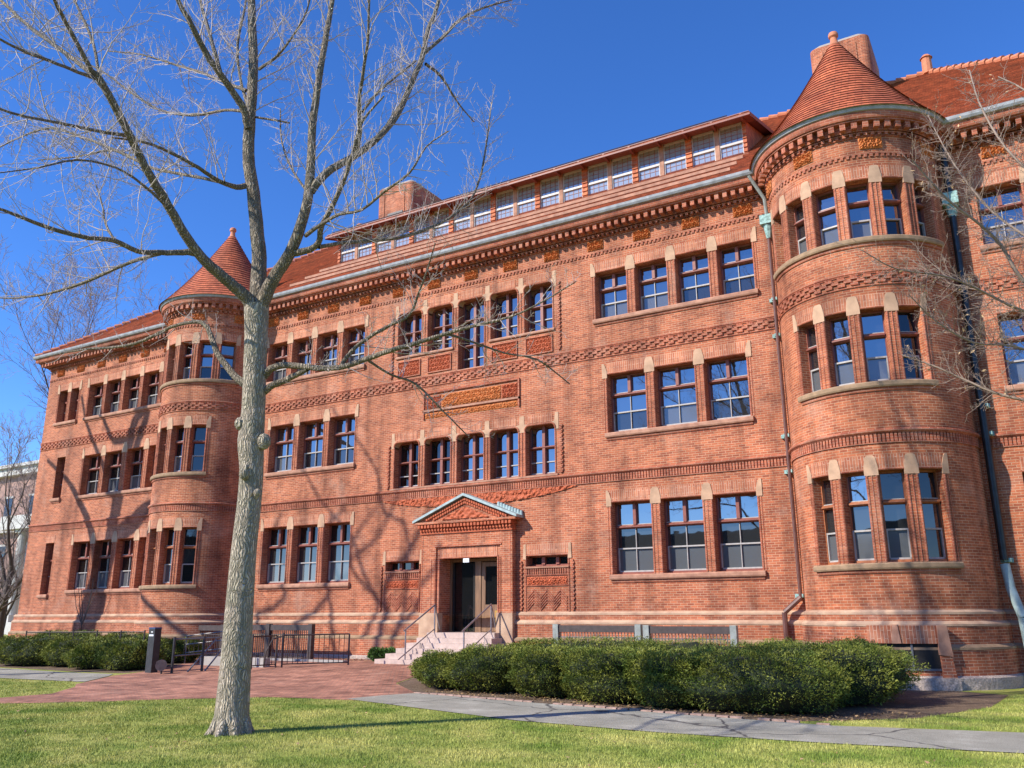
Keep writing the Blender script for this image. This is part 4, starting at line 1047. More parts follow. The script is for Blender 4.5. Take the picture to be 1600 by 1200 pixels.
# ------------------------------------------------------------------ yews
def bush(name, x, y, rx, ry, h, label, N=9000, seed=0, leaf=.030, mat=None, cat='shrub', group=None, flat=.42):
    r2 = np.random.default_rng(seed); z0 = hterr(x, y)
    def surf(th, ph, k=1.0):   # th azimuth, ph 0 (base) .. pi/2 (top)
        c = np.cos(ph)**flat; s_ = np.sin(ph)**.8
        dx, dy = np.cos(th)*c, np.sin(th)*c
        nz = np.array([noise.noise(Vector((a*1.6+seed, b*1.6, c_*1.6)))+.5*noise.noise(Vector((a*9+seed, b*9, c_*9)))+.55*noise.noise(Vector((a*4+seed, b*4, c_*4))) for a, b, c_ in zip(dx, dy, s_)])
        q = 1+.23*nz
        under = np.where(s_ < .35, .72+.8*s_, 1.0)
        return np.column_stack([x+rx*dx*q*k*under, y+ry*dy*q*k*under, z0+.02+h*s_*(.95+.13*nz)*k])
    e = empty(name, (x, y, z0)); tag(e, label, cat, group)
    A, B = 28, 12
    th, ph = np.meshgrid(np.linspace(0, 2*PI, A, endpoint=False), np.linspace(0.02, PI/2-.001, B)); Vc = surf(th.ravel(), ph.ravel(), .90)
    F = [(j*A+i, j*A+(i+1) % A, (j+1)*A+(i+1) % A, (j+1)*A+i) for j in range(B-1) for i in range(A)]
    o = raw('inner_core', Vc-[x, y, z0], F, YEWD, e, True)  # solid near-black shell under the leaf sprigs
    th = r2.uniform(0, 2*PI, N); ph = np.arcsin(r2.uniform(0, 1, N)**.8); Pn = surf(th, ph, 1.0)
    shell = (1.02-.16*r2.uniform(0, 1, N)**1.8)[:, None]; ctr = np.array([x, y, z0+h*.3]); Pn = ctr+(Pn-ctr)*shell
    nrm = (Pn-ctr)/np.array([rx, ry, h]); nrm /= np.linalg.norm(nrm, axis=1)[:, None]
    d = nrm+r2.normal(0, .55, (N, 3)); d /= np.linalg.norm(d, axis=1)[:, None]      # sprig direction
    sd = np.cross(d, r2.normal(0, 1, (N, 3))); sd /= np.linalg.norm(sd, axis=1)[:, None]
    L = leaf*r2.uniform(.7, 1.5, N)[:, None]; W = L*.34
    V = np.stack([Pn-sd*W, Pn+sd*W, Pn+d*L*1.6+sd*W*.3, Pn+d*L*1.6-sd*W*.3], 1).reshape(-1, 3)-[x, y, z0]
    raw('foliage', V, np.arange(4*N).reshape(-1, 4), mat or YEW, e)
G_ = 'yew bushes of the long clipped hedge by the path'
BU = [(4.65, -7.15, 1.2, 1.25, .80, 'low clipped yew at the left end of the long hedge, nearest the entrance steps'),
      (5.9, -7.35, 1.32, 1.4, .95, 'clipped yew second from the left end of the long hedge by the path'),
      (7.6, -7.75, 1.1, 1.25, .98, 'small round clipped yew bulging forward, third from the left along the path'),
      (9.2, -8.1, 1.22, 1.35, 1.04, 'round clipped yew in the middle of the long hedge, front row'),
      (10.7, -8.35, 1.15, 1.35, 1.04, 'clipped yew of the front row just left of the biggest one'),
      (12.2, -8.45, 1.75, 1.4, 1.08, 'biggest clipped yew, closest to the viewer at the bend of the path'),
      (12.85, -6.5, 1.78, 1.7, 1.17, 'flat topped yew at the right end of the hedge, under the right turret'),
      (6.9, -5.5, 2.3, 1.7, 1.08, 'clipped yew of the back row in front of the metal window guards'),
      (10.3, -5.9, 2.4, 1.9, 1.17, 'clipped yew of the back row left of the right turret'),
      (12.6, -4.6, 1.6, 1.3, 1.15, 'clipped yew tucked against the foot of the right turret')]
for i, (x, y, rx, ry, h, lb) in enumerate(BU): bush('yew_bush', x, y, rx, ry, h, lb, 30000, 11+i, .0215, group=G_)
G2 = 'yew bushes left of the bicycle gate'
BL = [(-8.5, -6.9, 1.1, .9, .92, 'rounded yew next to the black sign post, right end of the left bushes'), (-10.1, -7.0, .9, .9, .80, 'small bluish yew second from the black sign post'),
      (-11.8, -6.6, 1.3, 1.0, .95, 'dark clipped yew third from the black sign post'), (-14.0, -6.9, 1.5, 1.1, 1.0, 'broad yew at the left edge of the photo by the asphalt walk'),
      (-12.3, -4.3, 1.6, 1.0, .95, 'yew in the back row against the wall of the left wing'), (-16.2, -4.0, 2.0, 1.2, 1.0, 'yew in the back row under the left corner of the hall'), (-9.4, -4.6, 1.2, .9, .8, 'low yew behind the black sign post')]
for i, (x, y, rx, ry, h, lb) in enumerate(BL): bush('yew_bush', x, y, rx, ry, h, lb, 14000, 40+i, .028, group=G2)
bush('ivy_clump', -2.75, -1.15, .55, .4, .42, 'bright green low shrub beside the bottom of the entrance steps', 2500, 77, .04, IVY)

# ------------------------------------------------------------------ ironwork by the wall
def guard(x0, x1, y, z0, z1, label, post=GREYPOST, mid=True, inner=False):
    e = empty('area_guard', (x0, y, z0)); tag(e, label, 'railing', 'metal window guards at the foot of the wall')
    L = (x0, y, z0)
    m = MB()
    for x in ([x0, x1] if not mid else [x0, (x0+x1)/2, x1]): m.box(x-.09, x+.09, y-.09, y+.09, z0-.2, z1+.03)
    put(m.build('post', post), e, L)
    m = MB(); m.box(x0+.09, x1-.09, y-.05, y+.10, z1-.20, z1); put(m.build('top_rail', BRIRON), e, L)
    m = MB(); x = x0+.14
    while x < x1-.12: m.box(x, x+.022, y, y+.02, z0+.08, z1-.20); x += .10
    m.box(x0+.09, x1-.09, y-.01, y+.03, z0+.05, z0+.10); m.box(x0+.09, x1-.09, y-.01, y+.03, z1-.36, z1-.33)
    put(m.build('bars', GREYMET if post is GREYPOST else BRIRON), e, L)
guard(4.15, 6.85, -1.35, .15, 1.40, 'grey posted metal guard with brown top rail behind the hedge, closer to the door', mid=False)
guard(7.1, 9.65, -1.35, .10, 1.38, 'grey posted metal guard behind the hedge, closer to the right turret', mid=False)
guard(-14.7, -10.4, -1.5, .15, 1.35, 'dark metal guard at the foot of the left turret, left of the bare tree trunk', post=BRIRON)
guard(-10.2, -5.9, -1.4, .15, 1.38, 'dark metal guard along the wall right of the bare tree trunk', post=BRIRON)
# gate and barriers
def g2(x, y, z=0):
    r = ray(x, y); t = (z-CAM[2])/r[2]; p = CAM+r*t; return p
def frame_bar(mb, pts, r, n=6): mb.path(pts, r, n)
P0 = g2(268, 1052, .05); P1 = g2(352, 1049, .05); dv = (P1-P0)/np.linalg.norm(P1-P0); Lg = np.linalg.norm(P1-P0)
e = empty('ramp_gate', tuple(P0)); tag(e, 'dark metal gate with two diagonal braces beside the black sign post', 'gate')
m = MB(); at = lambda s_, z: tuple(P0+dv*s_+np.array([0, 0, z]))
for s_ in (0, Lg*.55, Lg): m.tube(at(s_, 0), at(s_, 1.05), .04, n=8)
put(m.build('post', IRON), e, P0)
m = MB(); m.path([at(0, .98), at(Lg, 1.02)], .028, 6); m.path([at(0, .5), at(Lg, .58)], .022, 6)
put(m.build('rail', GREYMET), e, P0)
m = MB(); m.path([at(.45, .02), at(Lg*.8, 1.0)], .025, 6); m.path([at(.95, .02), at(Lg*.95, .75)], .025, 6); put(m.build('brace', GREYMET), e, P0)
m = MB(); s_ = .3
while s_ < Lg-.05: m.tube(at(s_, .52), at(s_, 1.0), .010, n=4); s_ += .14
put(m.build('bars', BRIRON), e, P0)
def barrier(xa, ya, xb, yb, H, label, nb, curved=False, grp='tubular bicycle barriers'):
    A_ = g2(xa, ya, GZ*.9); B_ = g2(xb, yb, GZ*.9); d = (B_-A_); L = np.linalg.norm(d); d /= L
    e = empty('bike_barrier', tuple(A_)); tag(e, label, 'barrier', grp); f = lambda s_, z: tuple(A_+d*s_+np.array([0, 0, z]))
    m = MB(); 
    if curved: m.path([f(-.55, .02), f(-.5, .5), f(-.32, .85), f(0, H-.02), f(L, H)], .024, 6)
    else: m.path([f(0, 0), f(0, H), f(L, H), f(L, 0)], .024, 6)
    m.tube(f(0, 0), f(0, H+.06), .028, n=8); m.tube(f(L, 0), f(L, H), .028, n=8); m.path([f(0, .10), f(L, .10)], .02, 6)
    put(m.build('frame', BRIRON, None), e, A_)
    m = MB()
    for i in range(1, nb): m.tube(f(L*i/nb, .1), f(L*i/nb, H), .011, n=5)
    put(m.build('bars', BRIRON), e, A_)
barrier(440, 1043, 544, 1040, .98, 'brown tubular barrier with curved left end between the bare tree and the steps', 13, True)
barrier(392, 1046, 430, 1043, .95, 'short brown tubular barrier close to the right side of the bare tree trunk', 6)
# low fence left, in front of left wing
A_ = g2(36, 1028, .3); B_ = g2(222, 1030, .25)
d = (B_-A_); L = np.linalg.norm(d); d /= L; A_ = A_; f = lambda s_, z: tuple(np.array([A_[0]+d[0]*s_, A_[1]+d[1]*s_, .05+z]))
e = empty('low_fence', (A_[0], A_[1], .05)); tag(e, 'thin dark metal railing behind the yews under the left wing', 'fence')
m = MB(); s_ = 0
while s_ <= L: m.tube(f(s_, 0), f(s_, 1.18), .03, n=6); s_ += L/5.001
put(m.build('post', BRIRON), e, (A_[0], A_[1], .05))
m = MB(); m.path([f(0, 1.12), f(L, 1.12)], .022, 6); m.path([f(0, .7), f(L, .7)], .018, 6); put(m.build('rail', BRIRON), e, (A_[0], A_[1], .05))
# sloping ramp rails
A_ = g2(243, 1040, .1); B_ = g2(300, 1020, .6)
A_ = np.array([-8.3, -4.9, .15]); e = empty('ramp_rail', tuple(A_)); tag(e, 'grey sloping handrails beside the ramp behind the gate', 'handrail')
m = MB()
for z in (.35, .62, .9): m.path([tuple(A_+[0, 0, z]), tuple(A_+[1.9, .2, z+.18])], .022, 6)
for k in (0, 1.9): m.tube(tuple(A_+[k, k*.1, 0]), tuple(A_+[k, k*.1, .95+k*.09]), .025, n=6)
put(m.build('rail', GREYMET), e, A_)
P_ = g2(236, 1052, .03)
e = empty('sign_post', tuple(P_)); tag(e, 'tall black square post with small pale mark beside the yews', 'post')
m = MB(); m.box(P_[0]-.14, P_[0]+.14, P_[1]-.12, P_[1]+.12, 0, 1.34); put(m.build('post', IRON), e, P_)
m = MB(); m.box(P_[0]-.10, P_[0]+.10, P_[1]-.128, P_[1]-.121, 1.12, 1.17); m.box(P_[0]-.02, P_[0]+.06, P_[1]-.128, P_[1]-.121, 1.23, 1.26); put(m.build('mark', SIGNC), e, P_)
m = MB(); m.box(P_[0]-.145, P_[0]+.145, P_[1]-.125, P_[1]+.125, 1.34, 1.38); put(m.build('cap', SIGNB), e, P_)
# kerb and spotlight at the ramp
P_ = np.array([-7.2, -5.2, .05]); m = MB(); m.box(P_[0], P_[0]+3.0, P_[1], P_[1]+.25, -.1, .42); tag(m.build('ramp_kerb', CONC), 'pale concrete kerb of the ramp behind the diagonal braced gate', 'kerb')
P_ = g2(252, 1050, .1); e = empty('ground_spotlight', tuple(P_)); tag(e, 'small grey round floodlight on the ground beside the black sign post', 'floodlight')
m = MB(); m.tube((P_[0]-.1, P_[1], .32), (P_[0]+.12, P_[1]-.12, .30), .12, .17, 12); put(m.build('lamp_housing', GREYMET), e, P_)
m = MB(); m.tube((P_[0], P_[1], 0), (P_[0], P_[1], .25), .03, n=6); put(m.build('stand', IRON), e, P_)
# planter kerb beside steps
m = MB(); m.box(-7.6, -3.35, -2.5, -2.3, -.1, .25); tag(m.build('bed_kerb', CONC), 'low concrete kerb behind the curved bicycle barrier', 'kerb')

# ------------------------------------------------------------------ trees
class Tree:
    def __init__(s): s.seg = []      # (p0,p1,r0,r1,mat)
    def poly(s, P, R, mi):
        for a, b, r, q in zip(P, P[1:], R, R[1:]): s.seg.append((a, b, r, q, mi))
    def meshes(s, name, mats, parent, loc, sides=(12, 5, 3)):
        out = []
        keys = sorted(set((q[4], q[5] if len(q) > 5 else 0) for q in s.seg))
        for g, sub in keys:
            mat = mats[g]
            sg = [q for q in s.seg if q[4] == g and (q[5] if len(q) > 5 else 0) == sub]
            n = sides[g]
            A = np.array([q[0] for q in sg]); B = np.array([q[1] for q in sg]); r0 = np.array([q[2] for q in sg]); r1 = np.array([q[3] for q in sg])
            ax = B-A; L = np.linalg.norm(ax, axis=1)[:, None]+1e-9; ax = ax/L
            h = np.where(np.abs(ax[:, 2:3]) < .9, np.array([[0, 0, 1.]]), np.array([[1., 0, 0]]))
            u = np.cross(ax, h); u /= np.linalg.norm(u, axis=1)[:, None]; v = np.cross(ax, u)
            B = B+ax*np.minimum(r1[:, None]*.35, .02)
            an = np.arange(n)*2*PI/n
            ca, sa = np.cos(an)[None, :, None], np.sin(an)[None, :, None]
            ra = A[:, None]+r0[:, None, None]*(ca*u[:, None]+sa*v[:, None]); rb = B[:, None]+r1[:, None, None]*(ca*u[:, None]+sa*v[:, None])
            V = np.concatenate([ra, rb], 1).reshape(-1, 3)-np.array(loc)
            base = (np.arange(len(sg))*2*n)[:, None]; i = np.arange(n); j = (i+1) % n
            F = np.stack([base+j, base+i, base+n+i, base+n+j], -1).reshape(-1, 4)
            out.append(raw(name[g], V, F, mat, parent, True))
            if g == 2 or (g == 1 and name[1] == 'branches'): out[-1]['kind'] = 'stuff'
        return out
def smooth_path(P, R, k=4):
    P = [np.array(p, float) for p in P]; out = []; ro_ = []
    for i in range(len(P)-1):
        p0 = P[i-1] if i else 2*P[0]-P[1]; p1, p2 = P[i], P[i+1]; p3 = P[i+2] if i+2 < len(P) else 2*P[-1]-P[-2]
        for j in range(k):
            t = j/k; out.append(.5*((2*p1)+(-p0+p2)*t+(2*p0-5*p1+4*p2-p3)*t*t+(-p0+3*p1-3*p2+p3)*t**3)); ro_.append(R[i]+(R[i+1]-R[i])*t)
    out.append(P[-1]); ro_.append(R[-1]); return out, ro_
def rvec(r_): v = r_.normal(0, 1, 3); return v/np.linalg.norm(v)
def twigs(T, P, R, r_, dens, ln, depth=2, upb=.25, tmi=2, start=.1, rmin=.0022):
    "side shoots along a path"
    L = sum(np.linalg.norm(b-a) for a, b in zip(P, P[1:])); n = max(1, int(L*dens)); cum = np.cumsum([0]+[np.linalg.norm(b-a) for a, b in zip(P, P[1:])])
    side = 1; base = rvec(r_)
    for i in range(n):
        s_ = L*(start+(1-start)*(i+r_.uniform(0, 1))/n); k = min(len(P)-2, int(np.searchsorted(cum, s_)-1)); k = max(k, 0)
        t = (s_-cum[k])/(cum[k+1]-cum[k]+1e-9); p = P[k]+(P[k+1]-P[k])*t; d = P[k+1]-P[k]; d = d/(np.linalg.norm(d)+1e-9); rr = R[k]+(R[k+1]-R[k])*t
        q = rvec(r_); q -= (q@d)*d; q /= np.linalg.norm(q)+1e-9
        ang = r_.uniform(.6, 1.15); dd = d*math.cos(ang)+q*math.sin(ang)+np.array([0, 0, upb]); dd /= np.linalg.norm(dd)
        l = ln*r_.uniform(.5, 1.25)*(1-.45*s_/L); r0 = min(rr*.55, .0045+l*.0065); nb = 5 if depth > 1 else 3
        pts = [p]; rs = [r0]
        for j in range(nb):
            dd = dd+rvec(r_)*.20+np.array([0, 0, .05*upb*4]); dd /= np.linalg.norm(dd); pts.append(pts[-1]+dd*l/nb); rs.append(max(rmin, r0*(1-.8*(j+1)/nb)))
        T.poly(pts, rs, 1 if r0 > .012 else tmi)
        if depth > 1: twigs(T, pts, rs, r_, 5.0/(l+.3)+3.2, l*.42, depth-1, upb, tmi, .12, rmin)
def leaves(pts, n, sz, mat, name, parent, loc, seed):
    r_ = np.random.default_rng(seed); V = []
    for _ in range(n):
        p = pts[r_.integers(len(pts))]; a, b = rvec(r_), rvec(r_); s_ = sz*r_.uniform(.6, 1.3); b = np.cross(a, b); b /= np.linalg.norm(b)
        V += [p-a*s_-loc, p+b*s_*.45-loc, p+a*s_-loc, p-b*s_*.45-loc]
    return raw(name, np.array(V), np.arange(4*n).reshape(-1, 4), mat, parent)

# --- the near tree: limbs as (px, py, width px, depth offset m) read against the trunk's own distance
base, tb = at_depth(360, 1146, 1); D0 = None
gb = g2(360, 1146, 0); D0 = float((gb-CAM)@FH)
def limb(L): 
    P, R = [], []
    for x, y, w_, dd in L:
        p, t = at_depth(x, y, D0+dd); P.append(p); R.append(w_/2*t/FPX*(.88 if w_ < 35 else 1))
    return P, R
T = Tree(); r_ = np.random.default_rng(3)
trunk = [(360, 1150, 60, 0), (362, 1120, 54, 0), (368, 1040, 47.5, 0), (374, 950, 43, 0), (381, 860, 39, 0), (389, 790, 37.2, 0), (393, 735, 36.5, 0), (392, 690, 41, 0), (396, 640, 36.2, 0), (398, 580, 35.4, 0), (400, 530, 35, 0), (401, 480, 38.5, 0)]
LIMBS = [  # (path, twig density, twig length)
 ([(401, 490, 34, 0), (405, 420, 27, .1), (402, 370, 25, .15), (395, 300, 23, .2), (388, 240, 21, .2), (391, 180, 20, .2), (396, 110, 17, .3), (394, 40, 15, .4), (392, -40, 12, .5), (396, -150, 8, .6), (400, -280, 4, .7)], 1.2, 1.5),
 ([(388, 200, 14, .1), (378, 165, 13, -.1), (345, 118, 12, -.5), (320, 80, 11, -.8), (300, 40, 10, -1.1), (278, 0, 8, -1.4), (250, -70, 6, -1.8), (225, -150, 4, -2.2)], 2.2, 1.4),
 ([(346, 120, 8, -.5), (332, 70, 7, -.2), (318, 20, 6, 0), (305, -30, 5, .3), (290, -100, 3, .5)], 2.4, 1.2),
 ([(388, 168, 6, .2), (375, 120, 5, .6), (371, 70, 5, .9), (380, 25, 4, 1.2), (388, -20, 3, 1.5)], 2.4, 1.0),
 ([(386, 290, 11, .2), (370, 292, 10, .0), (345, 284, 8, -.4), (310, 262, 7, -.8), (270, 240, 6, -1.2), (225, 222, 5, -1.7), (175, 215, 3, -2.2)], 3, 1.1),
 ([(350, 286, 6, -.4), (300, 275, 6, .2), (235, 262, 5, .9), (180, 235, 4, 1.5), (120, 245, 3, 2.1), (60, 250, 2, 2.6)], 3, 1.1),
 ([(380, 174, 6, 0), (350, 172, 5, .4), (300, 180, 5, 1.1), (250, 172, 4, 1.7), (205, 145, 4, 2.2), (165, 115, 3, 2.6), (120, 90, 2, 3)], 3, 1.0),
 ([(385, 142, 7, .2), (355, 130, 6, .7), (310, 112, 5, 1.4), (270, 100, 4, 2.1), (220, 85, 3, 2.7), (170, 80, 2, 3.3)], 3, 1.1),
 ([(405, 108, 6, .2), (430, 90, 5, -.3), (455, 60, 4, -.8), (480, 15, 3, -1.2), (490, -40, 2, -1.6)], 3, .9),
 ([(400, 183, 4, .2), (425, 187, 4, .1), (452, 192, 3, 0)], .5, .3),
 ([(400, 490, 30, 0), (386, 466, 24, -.1), (365, 447, 21, -.25), (340, 425, 20, -.45), (312, 398, 18, -.7), (285, 360, 17, -1.0), (262, 320, 16, -1.3), (235, 275, 15, -1.7), (212, 232, 14, -2.0), (185, 178, 14, -2.4), (155, 122, 13, -2.8), (143, 110, 9, -2.9), (122, 70, 8, -3.2), (100, 30, 7, -3.5), (85, 0, 6, -3.8), (60, -60, 4, -4.2)], 1.5, 1.3),
 ([(150, 120, 9, -2.8), (118, 95, 8, -2.6), (85, 70, 8, -2.4), (50, 45, 7, -2.1), (20, 18, 6, -1.8), (-15, -15, 5, -1.4), (-60, -60, 3, -1)], 2.4, 1.2),
 ([(148, 122, 8, -2.8), (120, 112, 6, -3.2), (90, 100, 6, -3.7), (50, 85, 6, -4.2), (20, 72, 5, -4.6), (-20, 50, 4, -5)], 2.4, 1.0),
 ([(155, 118, 6, -2.8), (146, 70, 5, -2.4), (130, 30, 5, -2), (112, -10, 4, -1.6), (95, -60, 3, -1.2)], 2.6, 1.0),
 ([(202, 212, 8, -2.0), (170, 208, 6, -2.4), (120, 198, 6, -3), (70, 188, 5, -3.6), (30, 180, 5, -4), (-15, 165, 4, -4.5)], 3, 1.1),
 ([(222, 255, 6, -1.8), (180, 235, 5, -1.0), (130, 215, 5, -.2), (80, 200, 4, .5), (30, 215, 3, 1.2), (-10, 235, 2, 1.8)], 3, 1.1),
 ([(268, 330, 6, -1.2), (225, 290, 5, -2.0), (180, 262, 4, -2.8), (120, 250, 4, -3.6), (60, 262, 3, -4.4), (0, 270, 2, -5)], 3, 1.1),
 ([(310, 396, 13, -.7), (285, 394, 11, -.8), (250, 395, 10, -1.1), (215, 393, 9, -1.5), (180, 376, 9, -1.8), (140, 372, 8, -2.2), (95, 362, 8, -2.6), (55, 348, 7, -3), (20, 334, 6, -3.4), (-20, 320, 5, -3.8)], 2.6, 1.0),
 ([(250, 396, 8, -1.1), (215, 406, 7, -.7), (180, 420, 6, -.3), (135, 440, 6, .2), (90, 455, 5, .8), (50, 463, 4, 1.3), (10, 466, 3, 1.8), (-30, 462, 2, 2.3)], 2.6, .9),
 ([(180, 377, 5, -1.8), (165, 350, 4, -1.5), (160, 320, 3, -1.1), (150, 290, 2, -.7)], 3.2, .7),
 ([(402, 490, 30, 0), (415, 460, 25, -.1), (432, 428, 23, -.2), (452, 398, 21, -.3), (466, 365, 20, -.4), (478, 325, 18, -.5), (484, 285, 17, -.5), (486, 235, 15, -.5), (490, 180, 14, -.5), (498, 125, 12, -.5), (507, 70, 11, -.4), (517, 15, 9, -.3), (527, -50, 7, -.2), (535, -130, 4, 0)], 1.6, 1.3),
 ([(486, 300, 15, -.5), (500, 280, 15, -.5), (520, 262, 14, -.4), (548, 248, 13, -.2), (578, 226, 12, 0), (605, 200, 12, .3), (628, 165, 11, .6), (645, 125, 10, .9), (660, 88, 10, 1.2), (668, 50, 8, 1.5), (682, 12, 7, 1.8), (695, -40, 5, 2.2), (700, -110, 3, 2.6)], 1.8, 1.3),
 ([(662, 84, 6, 1.2), (690, 60, 6, 1.5), (720, 30, 5, 1.9), (755, 12, 4, 2.3), (800, 0, 2, 2.8)], 3.2, 1.0),
 ([(556, 246, 9, -.2), (562, 205, 8, -.5), (561, 160, 7, -.8), (568, 110, 6, -1.1), (575, 60, 5, -1.4), (577, 0, 4, -1.7), (580, -60, 3, -2)], 2.8, 1.1),
 ([(566, 175, 5, -.6), (590, 145, 5, .0), (625, 115, 4, .7), (650, 95, 3, 1.2)], 2.8, .9),
 ([(458, 395, 14, -.3), (478, 392, 12, -.4), (497, 380, 11, -.5), (503, 352, 10, -.7), (520, 320, 9, -.9), (538, 280, 8, -1.1), (552, 235, 7, -1.3), (566, 190, 5, -1.5), (600, 150, 3, -1.7)], 2.2, 1.1),
 ([(498, 386, 8, -.5), (530, 380, 7, -.2), (575, 376, 7, .3), (620, 372, 6, .8), (665, 358, 6, 1.3), (700, 342, 5, 1.7), (735, 312, 4, 2.1), (752, 270, 4, 2.5), (762, 210, 3, 2.9), (768, 160, 2, 3.2)], 3.4, .9),
 ([(478, 368, 8, -.4), (500, 352, 7, -1), (530, 335, 6, -1.6), (565, 328, 5, -2.2), (600, 300, 5, -2.8), (640, 270, 4, -3.3), (665, 230, 3, -3.8), (700, 205, 2, -4.3)], 3.2, 1.0),
 ([(665, 100, 6, 1.1), (690, 120, 5, 1.6), (715, 160, 3, 2.1), (740, 190, 2, 2.6)], 3.4, .8),
 ([(480, 300, 5, -.5), (455, 262, 4, .1), (440, 220, 3, .7), (438, 170, 2, 1.2)], 3, .8),
 ([(412, 588, 16, 0), (425, 575, 13, -.1), (450, 570, 12, -.3), (490, 574, 11, -.6), (530, 574, 10, -.9), (570, 562, 10, -1.1), (610, 548, 9, -1.4), (650, 536, 8, -1.7), (700, 520, 7, -2), (745, 508, 6, -2.3), (800, 494, 4, -2.6), (850, 470, 3, -2.9), (900, 440, 2, -3.2)], 2.4, .75),
 ([(413, 612, 14, 0), (430, 600, 12, -.1), (455, 590, 11, -.2), (480, 577, 9, -.5)], .5, .3),
 ([(532, 574, 8, -.9), (548, 550, 7, -.9), (575, 528, 7, -1), (610, 508, 6, -1.2), (640, 492, 5, -1.4), (655, 455, 4, -1.7), (668, 420, 3, -2), (680, 380, 2, -2.3)], 3, .7),
 ([(575, 563, 5, -1.1), (610, 585, 4, -.8), (650, 600, 4, -.4), (690, 640, 3, 0), (730, 680, 2, .4)], 3, .7),
 ([(700, 522, 5, -2), (740, 535, 4, -1.7), (790, 552, 3, -1.3), (840, 562, 3, -1), (890, 600, 2, -.6)], 3, .7),
 ([(383, 600, 16, 0), (368, 588, 13, .1), (352, 570, 12, .2), (338, 548, 11, .3), (330, 525, 10, .4), (320, 507, 8, .5), (300, 503, 7, .8), (265, 512, 6, 1.2), (225, 532, 6, 1.6), (185, 542, 5, 2), (140, 545, 4, 2.4), (95, 552, 3, 2.8)], 1.6, .6),
]
tl = tuple(gb); NT = empty('bare_tree', tl); tag(NT, 'tall leafless tree with pale furrowed trunk on the front lawn, in front of the hall', 'tree')
P, R = limb(trunk); P, R = smooth_path(P, R, 3); T.poly(P, R, 0)
for k in range(8):
    a = 2*PI*k/8+.3; L_ = r_.uniform(.33, .42); T.poly([gb+np.array([math.cos(a)*.13, math.sin(a)*.13, .34]), gb+np.array([math.cos(a)*.24, math.sin(a)*.24, .07]), gb+np.array([math.cos(a)*L_, math.sin(a)*L_, -.03])], [.10, .09, .035], 0)
tips = []
for li, (L_, dn, ln) in enumerate(LIMBS):
    P, R = limb(L_); P, R = smooth_path(P, R, 3)
    for i in range(1, len(P)-1): P[i] = P[i]+rvec(r_)*min(.008, R[i]*.15)
    for a, b, ra, rb in zip(P, P[1:], R, R[1:]): T.seg.append((a, b, ra, rb, 1, li))
    twigs(T, P, R, r_, dn*2.1, ln*1.3, 3 if ln > .55 else 2, .22, rmin=.0028, start=.16 if L_[0][2] < 25 else .3)
    tips += P[len(P)//2:]
T.seg = [q if not (len(q) == 5 and q[4] == 1) else (*q[:4], 2) for q in T.seg]
tr_ = T.meshes(('trunk', 'branch', 'twigs'), (BARK, BARKB, TWIG), NT, tl, (14, 7, 3))
kn = MB()
def burl(c, r, n=8):
    c = np.array(c)
    for i in range(n):
        for j in range(5):
            a0, a1 = 2*PI*i/n, 2*PI*(i+1)/n; b0, b1 = PI*j/5, PI*(j+1)/5
            s = lambda a, b: c+r*np.array([math.cos(a)*math.sin(b), math.sin(a)*math.sin(b), math.cos(b)*1.2])
            kn.face([s(a0, b0), s(a0, b1), s(a1, b1), s(a1, b0)])
for x, y, q, o in ((412, 690, .12, -.1), (382, 740, .09, -.22), (376, 662, .10, -.1), (402, 770, .06, -.22), (384, 731, .05, -.24)): p, t = at_depth(x, y, D0+o); burl(p, q)
o = kn.build('burl', BARK, None, True); put(o, NT, tl)
leaves(tips, 70, .035, DRYRED, 'dead_leaves', NT, np.array(tl), 5)

# --- the tree out of frame right, its branches reaching in
T = Tree(); r_ = np.random.default_rng(9); DR = 15.0
def limb2(L):
    P, R = [], []
    for x, y, w_, dd in L:
        p, t = at_depth(x, y, DR+dd); P.append(p); R.append(w_/2*t/FPX*.75)
    return P, R
RL = [([(1900, 700, 26, 0), (1750, 560, 18, 0), (1660, 470, 12, -.2), (1600, 440, 8, -.4), (1565, 385, 7, -.5), (1530, 350, 6, -.7), (1490, 320, 5, -.9), (1455, 285, 4, -1.1), (1425, 250, 3, -1.3)], 4.5, .7),
      ([(1750, 600, 12, 0), (1660, 635, 9, .3), (1600, 625, 7, .5), (1550, 612, 6, .7), (1505, 592, 5, .9), (1460, 572, 4, 1.1), (1410, 555, 3, 1.3)], 4.5, .65),
      ([(1700, 520, 10, 0), (1640, 500, 7, -.3), (1580, 478, 6, -.6), (1520, 448, 5, -.9), (1470, 430, 4, -1.2), (1400, 420, 3, -1.5), (1345, 390, 2, -1.8)], 4.5, .7),
      ([(1800, 420, 12, 0), (1690, 330, 8, .4), (1600, 260, 6, .8), (1560, 215, 5, 1), (1530, 160, 4, 1.2), (1515, 110, 3, 1.4)], 4.2, .7),
      ([(1690, 420, 8, 0), (1620, 380, 6, .5), (1550, 330, 5, .9), (1500, 270, 4, 1.2), (1470, 220, 3, 1.6), (1450, 180, 2, 2)], 4.5, .7),
      ([(1640, 560, 7, 0), (1580, 540, 5, -.4), (1520, 535, 4, -.8), (1460, 500, 3, -1.1), (1420, 460, 2, -1.4)], 4.5, .65),
      ([(1700, 250, 7, 0), (1650, 180, 5, .3), (1600, 140, 4, .6), (1560, 120, 3, .9)], 4.0, .6)]
p0, t0 = at_depth(1960, 780, DR); tb_ = np.array([p0[0]+.6, p0[1], 0.0]); RT = empty('bare_tree', tuple(tb_))
tag(RT, 'leafless branches with a few tan leaves reaching in at the right edge over the turret', 'tree')
T.poly([tb_, tb_+(p0-tb_)*.5+[.1, 0, 0], p0, p0+[.3, .3, 3], p0+[.2, .6, 7]], [.3, .24, .2, .14, .05], 0); tips = []
